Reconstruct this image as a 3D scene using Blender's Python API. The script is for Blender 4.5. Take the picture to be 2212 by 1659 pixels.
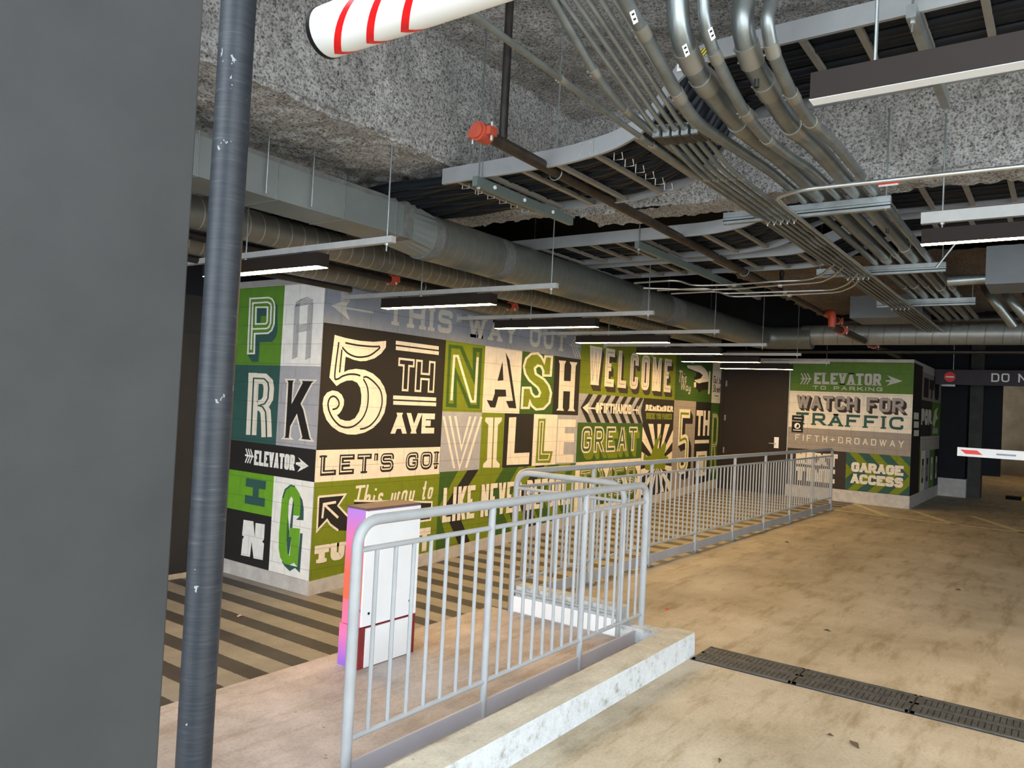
import bpy, bmesh, math, random
import numpy as np
from mathutils import Vector, Matrix
from mathutils.geometry import tessellate_polygon
random.seed(7)
for o in list(bpy.data.objects): bpy.data.objects.remove(o, do_unlink=True)
sc = bpy.context.scene; COL = sc.collection
PI = math.pi
EYE = 1.60                       # camera height above the driveway; all heights below are written relative to the eye

# ------------------------------------------------------------------ camera, sky, exposure
W, H, FPX = 2212, 1659, 1670.17
YAW, PITCH, ROLL = 0.945473635, 0.0233774441, 0.0503051772
_cy, _sy = math.cos(YAW), math.sin(YAW)
FWD = np.array([_sy*math.cos(PITCH), _cy*math.cos(PITCH), math.sin(PITCH)])
_r = np.array([_cy, -_sy, 0.]); _u = np.cross(_r, FWD)
RGT = _r*math.cos(ROLL)+_u*math.sin(ROLL); UPV = -_r*math.sin(ROLL)+_u*math.cos(ROLL)
cam = bpy.data.cameras.new('camera'); camo = bpy.data.objects.new('camera', cam); COL.objects.link(camo)
cam.sensor_width = 36; cam.lens = 36*FPX/W; cam.clip_start = .05; cam.clip_end = 200
m3 = Matrix((RGT, UPV, -FWD)).transposed()
camo.matrix_world = Matrix.Translation((0, 0, EYE)) @ m3.to_4x4()
sc.camera = camo
world = bpy.data.worlds.new('overcast_sky'); sc.world = world; world.use_nodes = True
_bg = world.node_tree.nodes['Background']; _bg.inputs[0].default_value = (.86, .94, 1, 1); _bg.inputs[1].default_value = 2.65
sc.view_settings.view_transform = 'Standard'; sc.view_settings.look = 'None'; sc.view_settings.gamma = 1
sc.view_settings.use_curve_mapping = False
sc.view_settings.exposure = 1.25
LED = 44.0                       # light given off by the lit fixtures
LEDCOL = (1, .63, .235)

def ray(u, v):
    return FWD+(u-W/2)/FPX*RGT-(v-H/2)/FPX*UPV
def atX(x, u, v): d = ray(u, v); return d*(x/d[0])
def atY(y, u, v): d = ray(u, v); return d*(y/d[1])
def atZ(z, u, v): d = ray(u, v); return d*(z/d[2])

# ------------------------------------------------------------------ materials
MATS = {}
def _lin(c): return tuple(c)+(1,)
class NT:
    def __init__(s, name):
        s.m = bpy.data.materials.new(name); s.m.use_nodes = True; s.t = s.m.node_tree; s.n = s.t.nodes
        s.b = s.n['Principled BSDF']
    def new(s, typ, **kw):
        n = s.n.new(typ)
        for k, v in kw.items(): setattr(n, k, v)
        return n
    def link(s, a, b): s.t.links.new(a, b)
    def math(s, op, a, b=None, c=None):
        n = s.new('ShaderNodeMath', operation=op)
        for i, x in enumerate((a, b, c)):
            if x is None: continue
            if isinstance(x, (int, float)): n.inputs[i].default_value = x
            else: s.link(x, n.inputs[i])
        return n.outputs[0]
    def pos(s):
        g = s.new('ShaderNodeNewGeometry'); return g.outputs['Position']
    def sep(s, v):
        n = s.new('ShaderNodeSeparateXYZ'); s.link(v, n.inputs[0]); return n.outputs
    def comb(s, x, y, z):
        n = s.new('ShaderNodeCombineXYZ')
        for i, q in enumerate((x, y, z)):
            if isinstance(q, (int, float)): n.inputs[i].default_value = q
            else: s.link(q, n.inputs[i])
        return n.outputs[0]
    def noise(s, vec, scale, detail=4, rough=.6):
        n = s.new('ShaderNodeTexNoise'); n.inputs['Scale'].default_value = scale; n.inputs['Detail'].default_value = detail
        n.inputs['Roughness'].default_value = rough; s.link(vec, n.inputs['Vector']); return n.outputs['Fac']
    def ramp(s, fac, stops):
        n = s.new('ShaderNodeValToRGB'); e = n.color_ramp.elements
        while len(e) < len(stops): e.new(.5)
        for el, (p, c) in zip(e, stops): el.position = p; el.color = _lin(c) if not isinstance(c, (int, float)) else (c, c, c, 1)
        s.link(fac, n.inputs[0]); return n.outputs[0]
    def mix(s, fac, a, b, blend='MIX'):
        n = s.new('ShaderNodeMix', data_type='RGBA', blend_type=blend)
        for i, x in ((0, fac), (6, a), (7, b)):
            if isinstance(x, (int, float)): n.inputs[i].default_value = x
            elif isinstance(x, tuple): n.inputs[i].default_value = _lin(x)
            else: s.link(x, n.inputs[i])
        return n.outputs[2]
    def bump(s, h, strength=.3, dist=.01):
        n = s.new('ShaderNodeBump'); n.inputs['Strength'].default_value = strength; n.inputs['Distance'].default_value = dist
        s.link(h, n.inputs['Height']); s.link(n.outputs[0], s.b.inputs['Normal'])
    def col(s, c):
        if isinstance(c, tuple): s.b.inputs['Base Color'].default_value = _lin(c)
        else: s.link(c, s.b.inputs['Base Color'])
    def done(s, rough=.6, metal=0.):
        s.b.inputs['Roughness'].default_value = rough; s.b.inputs['Metallic'].default_value = metal; return s.m

def mat(name, col, rough=.6, metal=0., var=.25, scale=6, bump=.0, bscale=60):
    if name in MATS: return MATS[name]
    t = NT(name); p = t.pos(); f = t.noise(p, scale, 5)
    dk = tuple(c*(1-var) for c in col); lt = tuple(min(1, c*(1+var*.6)) for c in col)
    t.col(t.ramp(f, [(.3, dk), (.7, lt)]))
    if max(col) < .07 and not metal: t.b.inputs['Specular IOR Level'].default_value = .2
    if bump: t.bump(t.noise(p, bscale, 4), bump, .004)
    MATS[name] = t.done(rough, metal); return MATS[name]
def paint(name, col, rough=.78):
    """paint on concrete block: joints every course"""
    key = 'paint_'+name
    if key in MATS: return MATS[key]
    t = NT(key); p = t.pos(); x, y, z = t.sep(p)
    s = t.math('ADD', t.math('SUBTRACT', x, y), 20.0)
    zz = t.math('ADD', z, 20*.2032-1.09075-EYE)
    br = t.new('ShaderNodeTexBrick'); br.offset = .5
    t.link(t.comb(s, zz, 0), br.inputs['Vector'])
    for i, v in (('Scale', 1), ('Mortar Size', .0032), ('Mortar Smooth', .3), ('Bias', 0), ('Brick Width', .4064), ('Row Height', .2032)): br.inputs[i].default_value = v
    nz = t.noise(p, 9, 6, .7)
    c1 = t.ramp(nz, [(.3, tuple(c*.88 for c in col)), (.7, tuple(min(1, c*1.06) for c in col))])
    t.col(t.mix(br.outputs['Fac'], c1, tuple(c*.62 for c in col)))
    h = t.math('ADD', t.math('MULTIPLY', br.outputs['Fac'], -1.0), t.math('MULTIPLY', t.noise(p, 120, 4), .35))
    t.bump(h, .45, .004)
    MATS[key] = t.done(rough); return MATS[key]
PC = dict(dark=(.0095, .0072, .0062), cream=(.76, .69, .58), white=(.80, .78, .74), grey=(.36, .36, .39), band=(.22, .245, .30), lime=(.165, .21, .003), fern=(.085, .17, .022), bright=(.135, .345, .012),
          green=(.095, .235, .016), dgreen=(.033, .092, .006), teal=(.024, .085, .072), letgrey=(.47, .46, .43), brown=(.030, .020, .018), hatch=(.25, .24, .26), base=(.50, .47, .44), taupe=(.30, .26, .23))
def P(k): return paint(k, PC[k])

def fluffy(name, lo, hi, warm=0):
    t = NT(name); p = t.pos()
    a = t.noise(p, 40, 8, .72); b = t.noise(p, 3.0, 3, .5)
    v = t.new('ShaderNodeTexVoronoi'); v.inputs['Scale'].default_value = 70; t.link(p, v.inputs['Vector'])
    f = t.math('ADD', t.math('MULTIPLY', a, .8), t.math('MULTIPLY', v.outputs['Distance'], .25))
    c = t.ramp(f, [(.36, lo), (.585, hi)])  # low stop paints crevice shade into the insulation's colour
    t.col(t.mix(1.0, c, t.ramp(b, [(.3, .70), (.62, 1.0)]), 'MULTIPLY'))
    t.bump(t.math('ADD', a, t.math('MULTIPLY', t.noise(p, 15, 3), .7)), 1.0, .06)
    MATS[name] = t.done(.95); return MATS[name]
FLUFF = fluffy('sprayed_insulation', (.085, .08, .075), (.97, .955, .935))
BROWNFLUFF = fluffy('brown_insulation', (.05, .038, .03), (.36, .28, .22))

def concrete(name, lo, hi, spots=.0, stain=.3, scale=1.2):
    t = NT(name); p = t.pos()
    big = t.noise(p, scale, 5, .65); fine = t.noise(p, 60, 4, .7)
    x, y, z = t.sep(p)
    streak = t.noise(t.comb(t.math('MULTIPLY', x, .7), t.math('MULTIPLY', y, 3.2), z), 2.0, 6, .7)
    c = t.ramp(big, [(.3, lo), (.68, hi)])
    c = t.mix(1.0, c, t.ramp(streak, [(.34, (1-stain*.85, 1-stain, 1-stain*1.25)), (.5, (1., 1., 1.))]), 'MULTIPLY')
    c = t.mix(1.0, c, t.ramp(fine, [(.32, .80), (.55, 1.0)]), 'MULTIPLY')
    if spots:
        v = t.new('ShaderNodeTexVoronoi'); v.inputs['Scale'].default_value = 7; t.link(p, v.inputs['Vector'])
        c = t.mix(t.math('MULTIPLY', t.math('LESS_THAN', v.outputs['Distance'], .06), spots), c, (.08, .07, .06))
    t.col(c); t.bump(fine, .25, .003)
    MATS[name] = t.done(.62); return MATS[name]
DRIVE = concrete('driveway_concrete', (.33, .275, .185), (.57, .50, .385), .25, .36)
SLAB = concrete('pink_grey_slab', (.30, .25, .22), (.54, .47, .435), .5, .3, 2.2)
CURBM = concrete('curb_concrete', (.36, .34, .28), (.6, .57, .48), .5, .4, 4)
def whitewash():
    t = NT('whitewashed_curb_paint'); p = t.pos(); f = t.noise(p, 14, 7, .75); g = t.noise(p, 90, 4, .7)
    c = t.ramp(f, [(.33, (.28, .27, .25)), (.45, (.52, .55, .57)), (.7, (.62, .66, .69))])
    t.col(t.mix(1.0, c, t.ramp(g, [(.3, .8), (.5, 1)]), 'MULTIPLY')); t.bump(f, .5, .008); MATS['ww'] = t.done(.7); return t.m
WASH = whitewash()
def stripes():
    t = NT('striped_walkway_paint'); p = t.pos(); x, y, z = t.sep(p)
    wob = t.math('MULTIPLY', t.math('SUBTRACT', t.noise(p, 25, 4), .5), .02)
    fx = t.math('FRACT', t.math('DIVIDE', t.math('ADD', t.math('SUBTRACT', x, 4.438-20*.358), wob), .358))
    dk = t.math('LESS_THAN', fx, .455)
    n = t.noise(p, 3, 6, .7); fine = t.noise(p, 70, 4, .7)
    light = t.ramp(n, [(.3, (.205, .19, .17)), (.7, (.30, .28, .25))]); dark = t.ramp(n, [(.3, (.038, .034, .034)), (.75, (.075, .07, .07))])
    c = t.mix(dk, light, dark); t.col(t.mix(1.0, c, t.ramp(fine, [(.3, .8), (.5, 1)]), 'MULTIPLY')); t.bump(fine, .2, .003)
    return t.done(.6)
STRIPE = stripes()
def spiral(name, col, axis, period=.105, seam=1.5):
    t = NT(name); p = t.pos(); xyz = t.sep(p); q = xyz[axis]
    tw = t.math('MULTIPLY', xyz[2], .12)
    f = t.math('FRACT', t.math('DIVIDE', t.math('ADD', t.math('ADD', q, tw), 20), period))
    line = t.math('LESS_THAN', f, .07)
    n = t.noise(p, 8, 5, .65)
    c = t.ramp(n, [(.3, tuple(a*.85 for a in col)), (.7, tuple(a*1.1 for a in col))])
    t.col(t.mix(line, c, tuple(min(1, a*seam) for a in col)))
    t.bump(line, .5, .004); MATS[name] = t.done(.42, .55); return MATS[name]
DUCTX = spiral('spiral_duct_painted', (.165, .175, .16), 0, .105, 1.25)
DUCTSMALL = spiral('spiral_duct_galvanised', (.20, .20, .18), 0, .13, 2.2)
DUCTY = spiral('cross_duct_galvanised', (.30, .31, .30), 1, .22, .6)
SHEET = mat('painted_sheet_metal', (.185, .205, .20), .5, .3, .15, 3)
MASTIC = mat('dark_duct_mastic', (.12, .125, .12), .8, 0, .3, 20, .4, 80)
GALV = mat('galvanised_steel', (.34, .375, .385), .36, .75, .22, 9)
GALVD = mat('weathered_galvanised_steel', (.25, .275, .275), .36, .8, .25, 9)
EMT = mat('bright_conduit_steel', (.55, .57, .57), .28, .85, .1, 9)
ALU = mat('aluminium_tray', (.36, .375, .39), .42, .55, .1, 5)
RUNG = mat('tray_rung_metal', (.27, .26, .24), .5, .5, .15, 9)
CABLE = mat('black_cable_jacket', (.006, .008, .012), .42, 0, .3, 12)
BLACKP = mat('black_iron_pipe', (.022, .018, .016), .42, .3, .5, 14, .1, 60)
RUSTP = mat('rusty_black_pipe', (.045, .033, .025), .5, .4, .55, 10, .25, 50)
REDC = mat('orange_red_coupling', (.40, .058, .028), .5, 0, .2, 20)
BOLT = mat('zinc_bolt', (.5, .5, .5), .4, .7, .1)
FIXT = mat('brown_black_fixture_housing', (.017, .012, .010), .55, 0, .12, 5)
STRUTM = mat('painted_strut_channel', (.40, .40, .395), .5, .3, .12, 9)
RAIL = mat('pale_grey_rail_paint', (.345, .36, .375), .45, 0, .10, 7, .05, 70)
TOEL = mat('lavender_grey_toe_board_paint', (.40, .40, .45), .5, 0, .08, 3)
TOE = mat('grey_toe_board_paint', (.34, .33, .33), .55, 0, .12, 3)
NAVY = mat('navy_black_wall_paint', (.012, .013, .017), .75, 0, .2, 2)
DOORM = mat('dark_brown_door_paint', (.026, .019, .016), .6, 0, .1, 3)
WALLDK = mat('dark_grey_wall_paint', (.030, .027, .025), .7, 0, .15, 3)
PILLARM = mat('charcoal_pillar_paint', (.037, .0375, .038), .62, 0, .14, 4, .1, 200)
DARKDECK = mat('black_deck', (.008, .009, .011), .9, 0, .3, 3)
GREYBOX = mat('grey_sheet_box', (.13, .145, .16), .6, .1, .1, 4)
TRIMM = mat('tan_threshold_trim', (.42, .35, .27), .6, 0, .2, 8)
WHITEP = mat('white_enamel', (.84, .86, .88), .38, 0, .04, 4)
BLK = mat('black_plastic', (.012, .012, .013), .5, 0, .1)
REDREF = mat('red_reflective_tape', (.78, .01, .012), .35, 0, .1, 30)
YEL = mat('yellow_road_paint', (.74, .66, .42), .65, 0, .3, 12)
YELL = mat('yellow_sticker', (.75, .60, .03), .5, 0, .1)
GRATE = mat('cast_iron_grate', (.10, .098, .092), .6, .4, .35, 14, .2)
SIGNM = mat('dark_plum_sign_face', (.052, .043, .050), .55, 0, .08, 2)
SIGNW = mat('white_sign_letters', (.85, .83, .80), .5, 0, .03)
SIGNR = mat('red_sign_disc', (.80, .015, .012), .45, 0, .05)
LABEL = mat('white_paper_label', (.80, .80, .78), .6, 0, .08, 40)
LEAF = mat('dry_brown_leaf', (.09, .055, .03), .8, 0, .4, 40)
WARMC = mat('warm_concrete_wall', (.17, .13, .08), .7, 0, .3, 2)
TIE = mat('white_cable_tie', (.78, .76, .70), .5, 0, .05)
MAROON = mat('maroon_frame_paint', (.22, .02, .02), .5, 0, .3, 5)
def pipe_mat():
    t = NT('scuffed_blue_black_pipe_coat'); p = t.pos(); x, y, z = t.sep(p)
    n = t.noise(t.comb(t.math('MULTIPLY', x, 2.), t.math('MULTIPLY', y, 2.), t.math('MULTIPLY', z, 30.)), 3.2, 6, .75)
    s = t.noise(t.comb(t.math('MULTIPLY', x, 9.), t.math('MULTIPLY', y, 9.), t.math('MULTIPLY', z, 5.)), 1.5, 4, .7)
    c = t.ramp(n, [(.42, (.018, .023, .032)), (.62, (.033, .040, .05)), (.8, (.16, .16, .16))])
    t.col(t.mix(t.math('GREATER_THAN', s, .68), c, (.30, .33, .34))); t.bump(n, .2, .003); return t.done(.5)
PIPEC = pipe_mat()
def gradient_mat():
    t = NT('purple_pink_orange_fade_paint'); p = t.pos(); x, y, z = t.sep(p)
    f = t.math('DIVIDE', z, 1.14)
    t.col(t.ramp(f, [(.02, (.28, .12, .55)), (.16, (.72, .16, .36)), (.335, (.80, .15, .22)), (.345, (.86, .12, .05)), (.48, (.86, .12, .07)), (.60, (.80, .14, .22)), (.80, (.42, .18, .58)), (.97, (.25, .20, .66))]))
    return t.done(.5)
FADE = gradient_mat()
def emit(name, col, st):
    t = NT(name); t.b.inputs['Base Color'].default_value = (.8, .8, .8, 1)
    t.b.inputs['Emission Color'].default_value = _lin(col); t.b.inputs['Emission Strength'].default_value = st; return t.done(.5)
GLOW = emit('lit_led_diffuser', LEDCOL, LED)
UNLIT = mat('unlit_white_diffuser', (.86, .90, .97), .4, 0, .03)

# ------------------------------------------------------------------ mesh builder
class MB:
    def __init__(s): s.v = []; s.f = []; s.mi = []; s.sm = []; s.mats = []
    def mid(s, m):
        if m not in s.mats: s.mats.append(m)
        return s.mats.index(m)
    def add(s, vs, fs, m=None, smooth=False):
        k = len(s.v); s.v += [tuple(map(float, v)) for v in vs]; i = s.mid(m)
        for f in fs: s.f.append([k+a for a in f]); s.mi.append(i); s.sm.append(smooth)
        return s
    def box(s, x0, x1, y0, y1, z0, z1, m=None):
        vs = [(x, y, z) for z in (z0, z1) for y in (y0, y1) for x in (x0, x1)]
        return s.add(vs, [(0, 2, 3, 1), (4, 5, 7, 6), (0, 1, 5, 4), (2, 6, 7, 3), (0, 4, 6, 2), (1, 3, 7, 5)], m)
    def hexa(s, bot, top, m=None):
        n = len(bot); fs = [tuple(range(n))[::-1], tuple(range(n, 2*n))]+[(i, (i+1) % n, n+(i+1) % n, n+i) for i in range(n)]
        return s.add(list(bot)+list(top), fs, m)
    def tube(s, pts, r, m=None, n=12, caps=True, closed=False):
        pts = [np.array(p, float) for p in pts]; N = len(pts); rs = r if isinstance(r, (list, tuple)) else [r]*N
        tang = []
        for i in range(N):
            a = pts[max(i-1, 0)] if not closed else pts[i-1]; b = pts[min(i+1, N-1)] if not closed else pts[(i+1) % N]
            d = b-a; tang.append(d/(np.linalg.norm(d)+1e-12))
        ref = np.array([0, 0, 1.]) if abs(tang[0][2]) < .9 else np.array([1., 0, 0])
        u = np.cross(tang[0], ref); u /= np.linalg.norm(u); vs = []
        for i in range(N):
            u = u-tang[i]*np.dot(u, tang[i]); u /= np.linalg.norm(u)+1e-12; w = np.cross(tang[i], u)
            for k in range(n):
                a = 2*PI*k/n; vs.append(pts[i]+rs[i]*(math.cos(a)*u+math.sin(a)*w))
        fs = []
        for i in range(N if closed else N-1):
            j = (i+1) % N
            for k in range(n): fs.append((i*n+k, i*n+(k+1) % n, j*n+(k+1) % n, j*n+k))
        s.add(vs, fs, m, True)
        if caps and not closed:
            k0 = len(s.v)-len(vs); i = s.mid(m)
            s.f.append([k0+a for a in range(n)][::-1]); s.mi.append(i); s.sm.append(False)
            s.f.append([k0+(N-1)*n+a for a in range(n)]); s.mi.append(i); s.sm.append(False)
        return s
    def cyl(s, a, b, r, m=None, n=12): return s.tube([a, b], r, m, n)
    def ring(s, c, axis, r, t, m=None, n=20, k=8):
        c = np.array(c, float); ax = np.array(axis, float); ax /= np.linalg.norm(ax)
        ref = np.array([0, 0, 1.]) if abs(ax[2]) < .9 else np.array([1., 0, 0]); u = np.cross(ax, ref); u /= np.linalg.norm(u); w = np.cross(ax, u)
        return s.tube([c+r*(math.cos(2*PI*i/n)*u+math.sin(2*PI*i/n)*w) for i in range(n)], t, m, k, closed=True)
    def poly(s, rings, place, m=None):
        """flat polygon with holes; rings are 2-D, place(p) gives the 3-D point"""
        tri = tessellate_polygon([[Vector((a, b, 0)) for a, b in r] for r in rings]); flat = [q for r in rings for q in r]
        return s.add([place(q) for q in flat], [tuple(t) for t in tri], m)
    def build(s, name, m=None, parent=None, bevel=0):
        base = np.array(parent['base']) if parent is not None and 'base' in parent.keys() else None
        v = np.array(s.v, float)
        if base is None: base = np.array([(v[:, 0].min()+v[:, 0].max())/2, (v[:, 1].min()+v[:, 1].max())/2, v[:, 2].min()])
        me = bpy.data.meshes.new(name); me.from_pydata([tuple(q) for q in (v-base)], [], s.f)
        mats = [m if x is None else x for x in s.mats]
        for x in mats: me.materials.append(x)
        for p, i, sm in zip(me.polygons, s.mi, s.sm): p.material_index = i; p.use_smooth = sm
        if any(s.sm): me.set_sharp_from_angle(angle=.75)
        bm = bmesh.new(); bm.from_mesh(me); bmesh.ops.recalc_face_normals(bm, faces=bm.faces); bm.to_mesh(me); bm.free()
        o = bpy.data.objects.new(name, me); COL.objects.link(o)
        if parent is not None: o.parent = parent; o['base'] = [float(q) for q in base]
        else: o.location = (base[0], base[1], base[2]+EYE); o['base'] = [float(q) for q in base]
        if bevel:
            b = o.modifiers.new('edge_bevel', 'BEVEL'); b.width = bevel; b.segments = 2; b.limit_method = 'ANGLE'
        return o
def tag(o, label=None, cat=None, group=None, kind=None):
    if label: o['label'] = label
    if cat: o['category'] = cat
    if group: o['group'] = group
    if kind: o['kind'] = kind
    return o
def thing(name, base, label, cat, group=None):
    o = bpy.data.objects.new(name, None); o.empty_display_size = .05; COL.objects.link(o)
    o['base'] = [float(q) for q in base]; o.location = (base[0], base[1], base[2]+EYE)
    return tag(o, label, cat, group)
def dup(src, d, label, group=None):
    def cp(o, parent):
        c = o.copy(); COL.objects.link(c)
        if parent is not None: c.parent = parent
        for ch in list(o.children): cp(ch, c)
        return c
    c = cp(src, None); c.location = src.location+Vector(d); c['label'] = label
    if group: c['group'] = group
    return c
def fillet(pts, r, n=6):
    pts = [np.array(p, float) for p in pts]; out = [pts[0]]
    for i in range(1, len(pts)-1):
        a, b, c = pts[i-1], pts[i], pts[i+1]; d1 = a-b; d2 = c-b; l1 = np.linalg.norm(d1); l2 = np.linalg.norm(d2)
        k = min(r, l1*.48, l2*.48); p0 = b+d1/l1*k; p2 = b+d2/l2*k
        for j in range(n+1):
            t = j/n; out.append((1-t)**2*p0+2*t*(1-t)*b+t*t*p2)
    out.append(pts[-1]); return out
def smooth_line(pts, n=5):
    pts = [np.array(p, float) for p in pts]; P_ = [pts[0]]+pts+[pts[-1]]; out = []
    for i in range(1, len(P_)-2):
        p0, p1, p2, p3 = P_[i-1], P_[i], P_[i+1], P_[i+2]
        for j in range(n):
            t = j/n; out.append(.5*((2*p1)+(-p0+p2)*t+(2*p0-5*p1+4*p2-p3)*t*t+(-p0+3*p1-3*p2+p3)*t**3))
    out.append(pts[-1]); return out

# ------------------------------------------------------------------ lettering
GL = {
'A': [[(0, 0), (.5, 1), (1, 0)], [(.2, .32), (.8, .32)]], 'B': [[(0, .53), (0, 0), (1, 0, 1), (1, .53, 1), (0, .53), (0, 1), (.92, 1, 1), (.92, .53, 1), (.5, .53)]],
'C': [[(1, .7), (1, 1, 1), (0, 1, 1), (0, 0, 1), (1, 0, 1), (1, .3)]], 'D': [[(0, 0), (0, 1), (1, 1, 1), (1, 0, 1), (0, 0)]],
'E': [[(1, 1), (0, 1), (0, 0), (1, 0)], [(0, .52), (.78, .52)]], 'F': [[(1, 1), (0, 1), (0, 0)], [(0, .5), (.78, .5)]],
'G': [[(1, .7), (1, 1, 1), (0, 1, 1), (0, 0, 1), (1, 0, 1), (1, .47), (.55, .47)]], 'H': [[(0, 0), (0, 1)], [(1, 0), (1, 1)], [(0, .52), (1, .52)]],
'I': [[(0, 0), (0, 1)]], 'K': [[(0, 0), (0, 1)], [(1, 1), (0, .38)], [(.33, .6), (1, 0)]], 'L': [[(0, 1), (0, 0), (1, 0)]],
'M': [[(0, 0), (0, 1), (.5, .1), (1, 1), (1, 0)]], 'N': [[(0, 0), (0, 1), (1, 0), (1, 1)]], 'O': [[(.5, 1), (0, 1, 1), (0, 0, 1), (1, 0, 1), (1, 1, 1), (.5, 1)]],
'P': [[(0, 0), (0, 1), (1, 1, 1), (1, .43, 1), (0, .43)]], 'R': [[(0, 0), (0, 1), (1, 1, 1), (1, .45, 1), (0, .45)], [(.5, .45), (1, 0)]],
'S': [[(1, .74), (1, 1, 1), (0, 1, 1), (0, .52, 1), (1, .52, 1), (1, 0, 1), (0, 0, 1), (0, .26)]], 'T': [[(0, 1), (1, 1)], [(.5, 1), (.5, 0)]],
'U': [[(0, 1), (0, 0, 1), (1, 0, 1), (1, 1)]], 'V': [[(0, 1), (.5, 0), (1, 1)]], 'W': [[(0, 1), (.25, 0), (.5, .95), (.75, 0), (1, 1)]],
'X': [[(0, 0), (1, 1)], [(0, 1), (1, 0)]], 'Y': [[(0, 1), (.5, .45), (1, 1)], [(.5, .45), (.5, 0)]], "'": [[(0, 1), (0, .68)]],
'!': [[(0, 1), (0, .32)], [(0, .12), (0, 0)]], '#': [[(.3, 0), (.3, 1)], [(.7, 0), (.7, 1)], [(0, .33), (1, .33)], [(0, .67), (1, .67)]],
'+': [[(.5, .15), (.5, .85)], [(0, .5), (1, .5)]], '.': [[(0, 0), (0, .13)]], '5': [[(1, 1), (0, 1), (0, .52), (1, .58, 1), (1, 0, 1), (0, 0, 1), (0, .22)]],
'h': [[(0, 0), (0, 1)], [(0, .28), (.2, .52, 1), (.5, .52, 1), (.5, 0), (.66, .06)]], 'i': [[(0, .5), (0, 0), (.2, .06)], [(0, .72), (0, .84)]],
's': [[(.45, .4), (.45, .52, 1), (0, .52, 1), (0, .26, 1), (.45, .26, 1), (.45, 0, 1), (0, 0, 1), (0, .1)]], 'w': [[(0, .5), (0, 0, 1), (.4, 0, 1), (.4, .5)], [(.4, .5), (.4, 0, 1), (.8, 0, 1), (.8, .5, 1), (1., .42)]],
'a': [[(.5, .5), (0, .5, 1), (0, 0, 1), (.5, 0, 1)], [(.5, .5), (.5, 0), (.68, .06)]], 'y': [[(0, .5), (0, 0, 1), (.5, 0, 1)], [(.5, .5), (.5, -.38, 1), (.02, -.38, 1), (.08, -.16)]],
't': [[(.2, .92), (.2, 0, 1), (.5, 0, 1), (.5, .1)], [(0, .56), (.45, .56)]], 'o': [[(.25, .5), (0, .5, 1), (0, 0, 1), (.5, 0, 1), (.5, .5, 1), (.25, .5)]],
'u': [[(0, .5), (0, 0, 1), (.5, 0, 1), (.5, .5)], [(.5, .5), (.5, 0), (.66, .06)]], 'r': [[(0, 0), (0, .5)], [(0, .28), (.2, .5, 1), (.45, .48)]], 'e': [[(0, .26), (.5, .26), (.5, .52, 1), (0, .52, 1), (0, 0, 1), (.5, 0, 1), (.5, .1)]],
}
WID = {'I': .0, "'": .0, '!': .0, '.': .0, 'M': 1.3, 'W': 1.4, 'i': .25, 'r': .55, 't': .55, 'w': 1.1, 's': .6, 'a': .75, 'o': .65, 'u': .75, 'h': .8, 'e': .65, 'y': .65}
class Stroke(list):
    cz = None; sub = 0; li = 0; ch = ''; caps = (0, 0)
def text(s, x0, x1, z0, z1, w, gap=.25, rnd=.3, slant=0., rise=0., aspect=.62):
    """centre lines of the letters of s in the box x0..x1, z0..z1 of the wall; w is the stroke width"""
    sg = 1 if x1 > x0 else -1; Wd = abs(x1-x0); h = z1-z0-w
    nat = []
    for ch in s: nat.append(None if ch == ' ' else WID.get(ch, 1.)*aspect)
    tot = sum(.45 if n is None else n for n in nat); nl = sum(1 for n in nat if n is not None)
    gaps = gap*(len(s)-1)*aspect
    k = (Wd-w*nl-0.0)/max(tot+gaps, 1e-6)
    out = []; cx = 0.
    for li, (ch, n) in enumerate(zip(s, nat)):
        if n is None: cx += .45*k+gap*aspect*k; continue
        lw = n*k; nsub = 0; r = rnd*min(max(lw, .02), h)
        for st in GL[ch]:
            sx = 1. if ch.isupper() or ch in "5#+" else (1/.66 if ch in 'aouehsyt' else 1.)
            if WID.get(ch, 1.) == 0: sx = 0
            pts = []
            P3 = [(cx+w/2+min(q[0]*sx, 1.2)*lw, q[1]*h+w/2, len(q) > 2) for q in st]
            for i, (a, b, rd) in enumerate(P3):
                if rd and 0 < i < len(P3)-1:
                    p0, p1, p2 = np.array(P3[i-1][:2]), np.array((a, b)), np.array(P3[i+1][:2])
                    d1, d2 = p0-p1, p2-p1; l1, l2 = np.linalg.norm(d1)+1e-9, np.linalg.norm(d2)+1e-9
                    kk = min(r, l1*.5, l2*.5)
                    for j in range(5):
                        t = j/4; pts.append(tuple((1-t)**2*(p1+d1/l1*kk)+2*t*(1-t)*p1+t*t*(p1+d2/l2*kk)))
                else: pts.append((a, b))
            q = [(x0+sg*(a+slant*b), z0+b+rise*a) for a, b in pts]; cur = [q[0]]; parts = []
            for i in range(1, len(q)):
                cur.append(q[i])
                if i < len(q)-1:
                    e1 = (q[i][0]-q[i-1][0], q[i][1]-q[i-1][1]); e2 = (q[i+1][0]-q[i][0], q[i+1][1]-q[i][1])
                    if e1[0]*e2[0]+e1[1]*e2[1] < -.25*math.hypot(*e1)*math.hypot(*e2): parts.append(cur); cur = [q[i]]
            parts.append(cur)
            def fr(e, f):
                hz, vt = abs(e[0]-f[0]) > 1e-6, abs(e[1]-f[1]) > 1e-6
                return 1 if (hz and not vt and e[0] in (0, 1)) or (vt and not hz and e[1] in (0, 1)) else 0
            ends = (fr(st[0], st[1]), fr(st[-1], st[-2]))
            for c_ in parts:
                S = Stroke(c_); S.cz = None if (slant or rise) else (z0, z1); S.sub = nsub; S.li = li; S.ch = ch; S.caps = (ends[0] if c_ is parts[0] else 0, ends[1] if c_ is parts[-1] else 0); nsub += 1; out.append(S)
        cx += lw+w+gap*aspect*k
    return out
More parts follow.
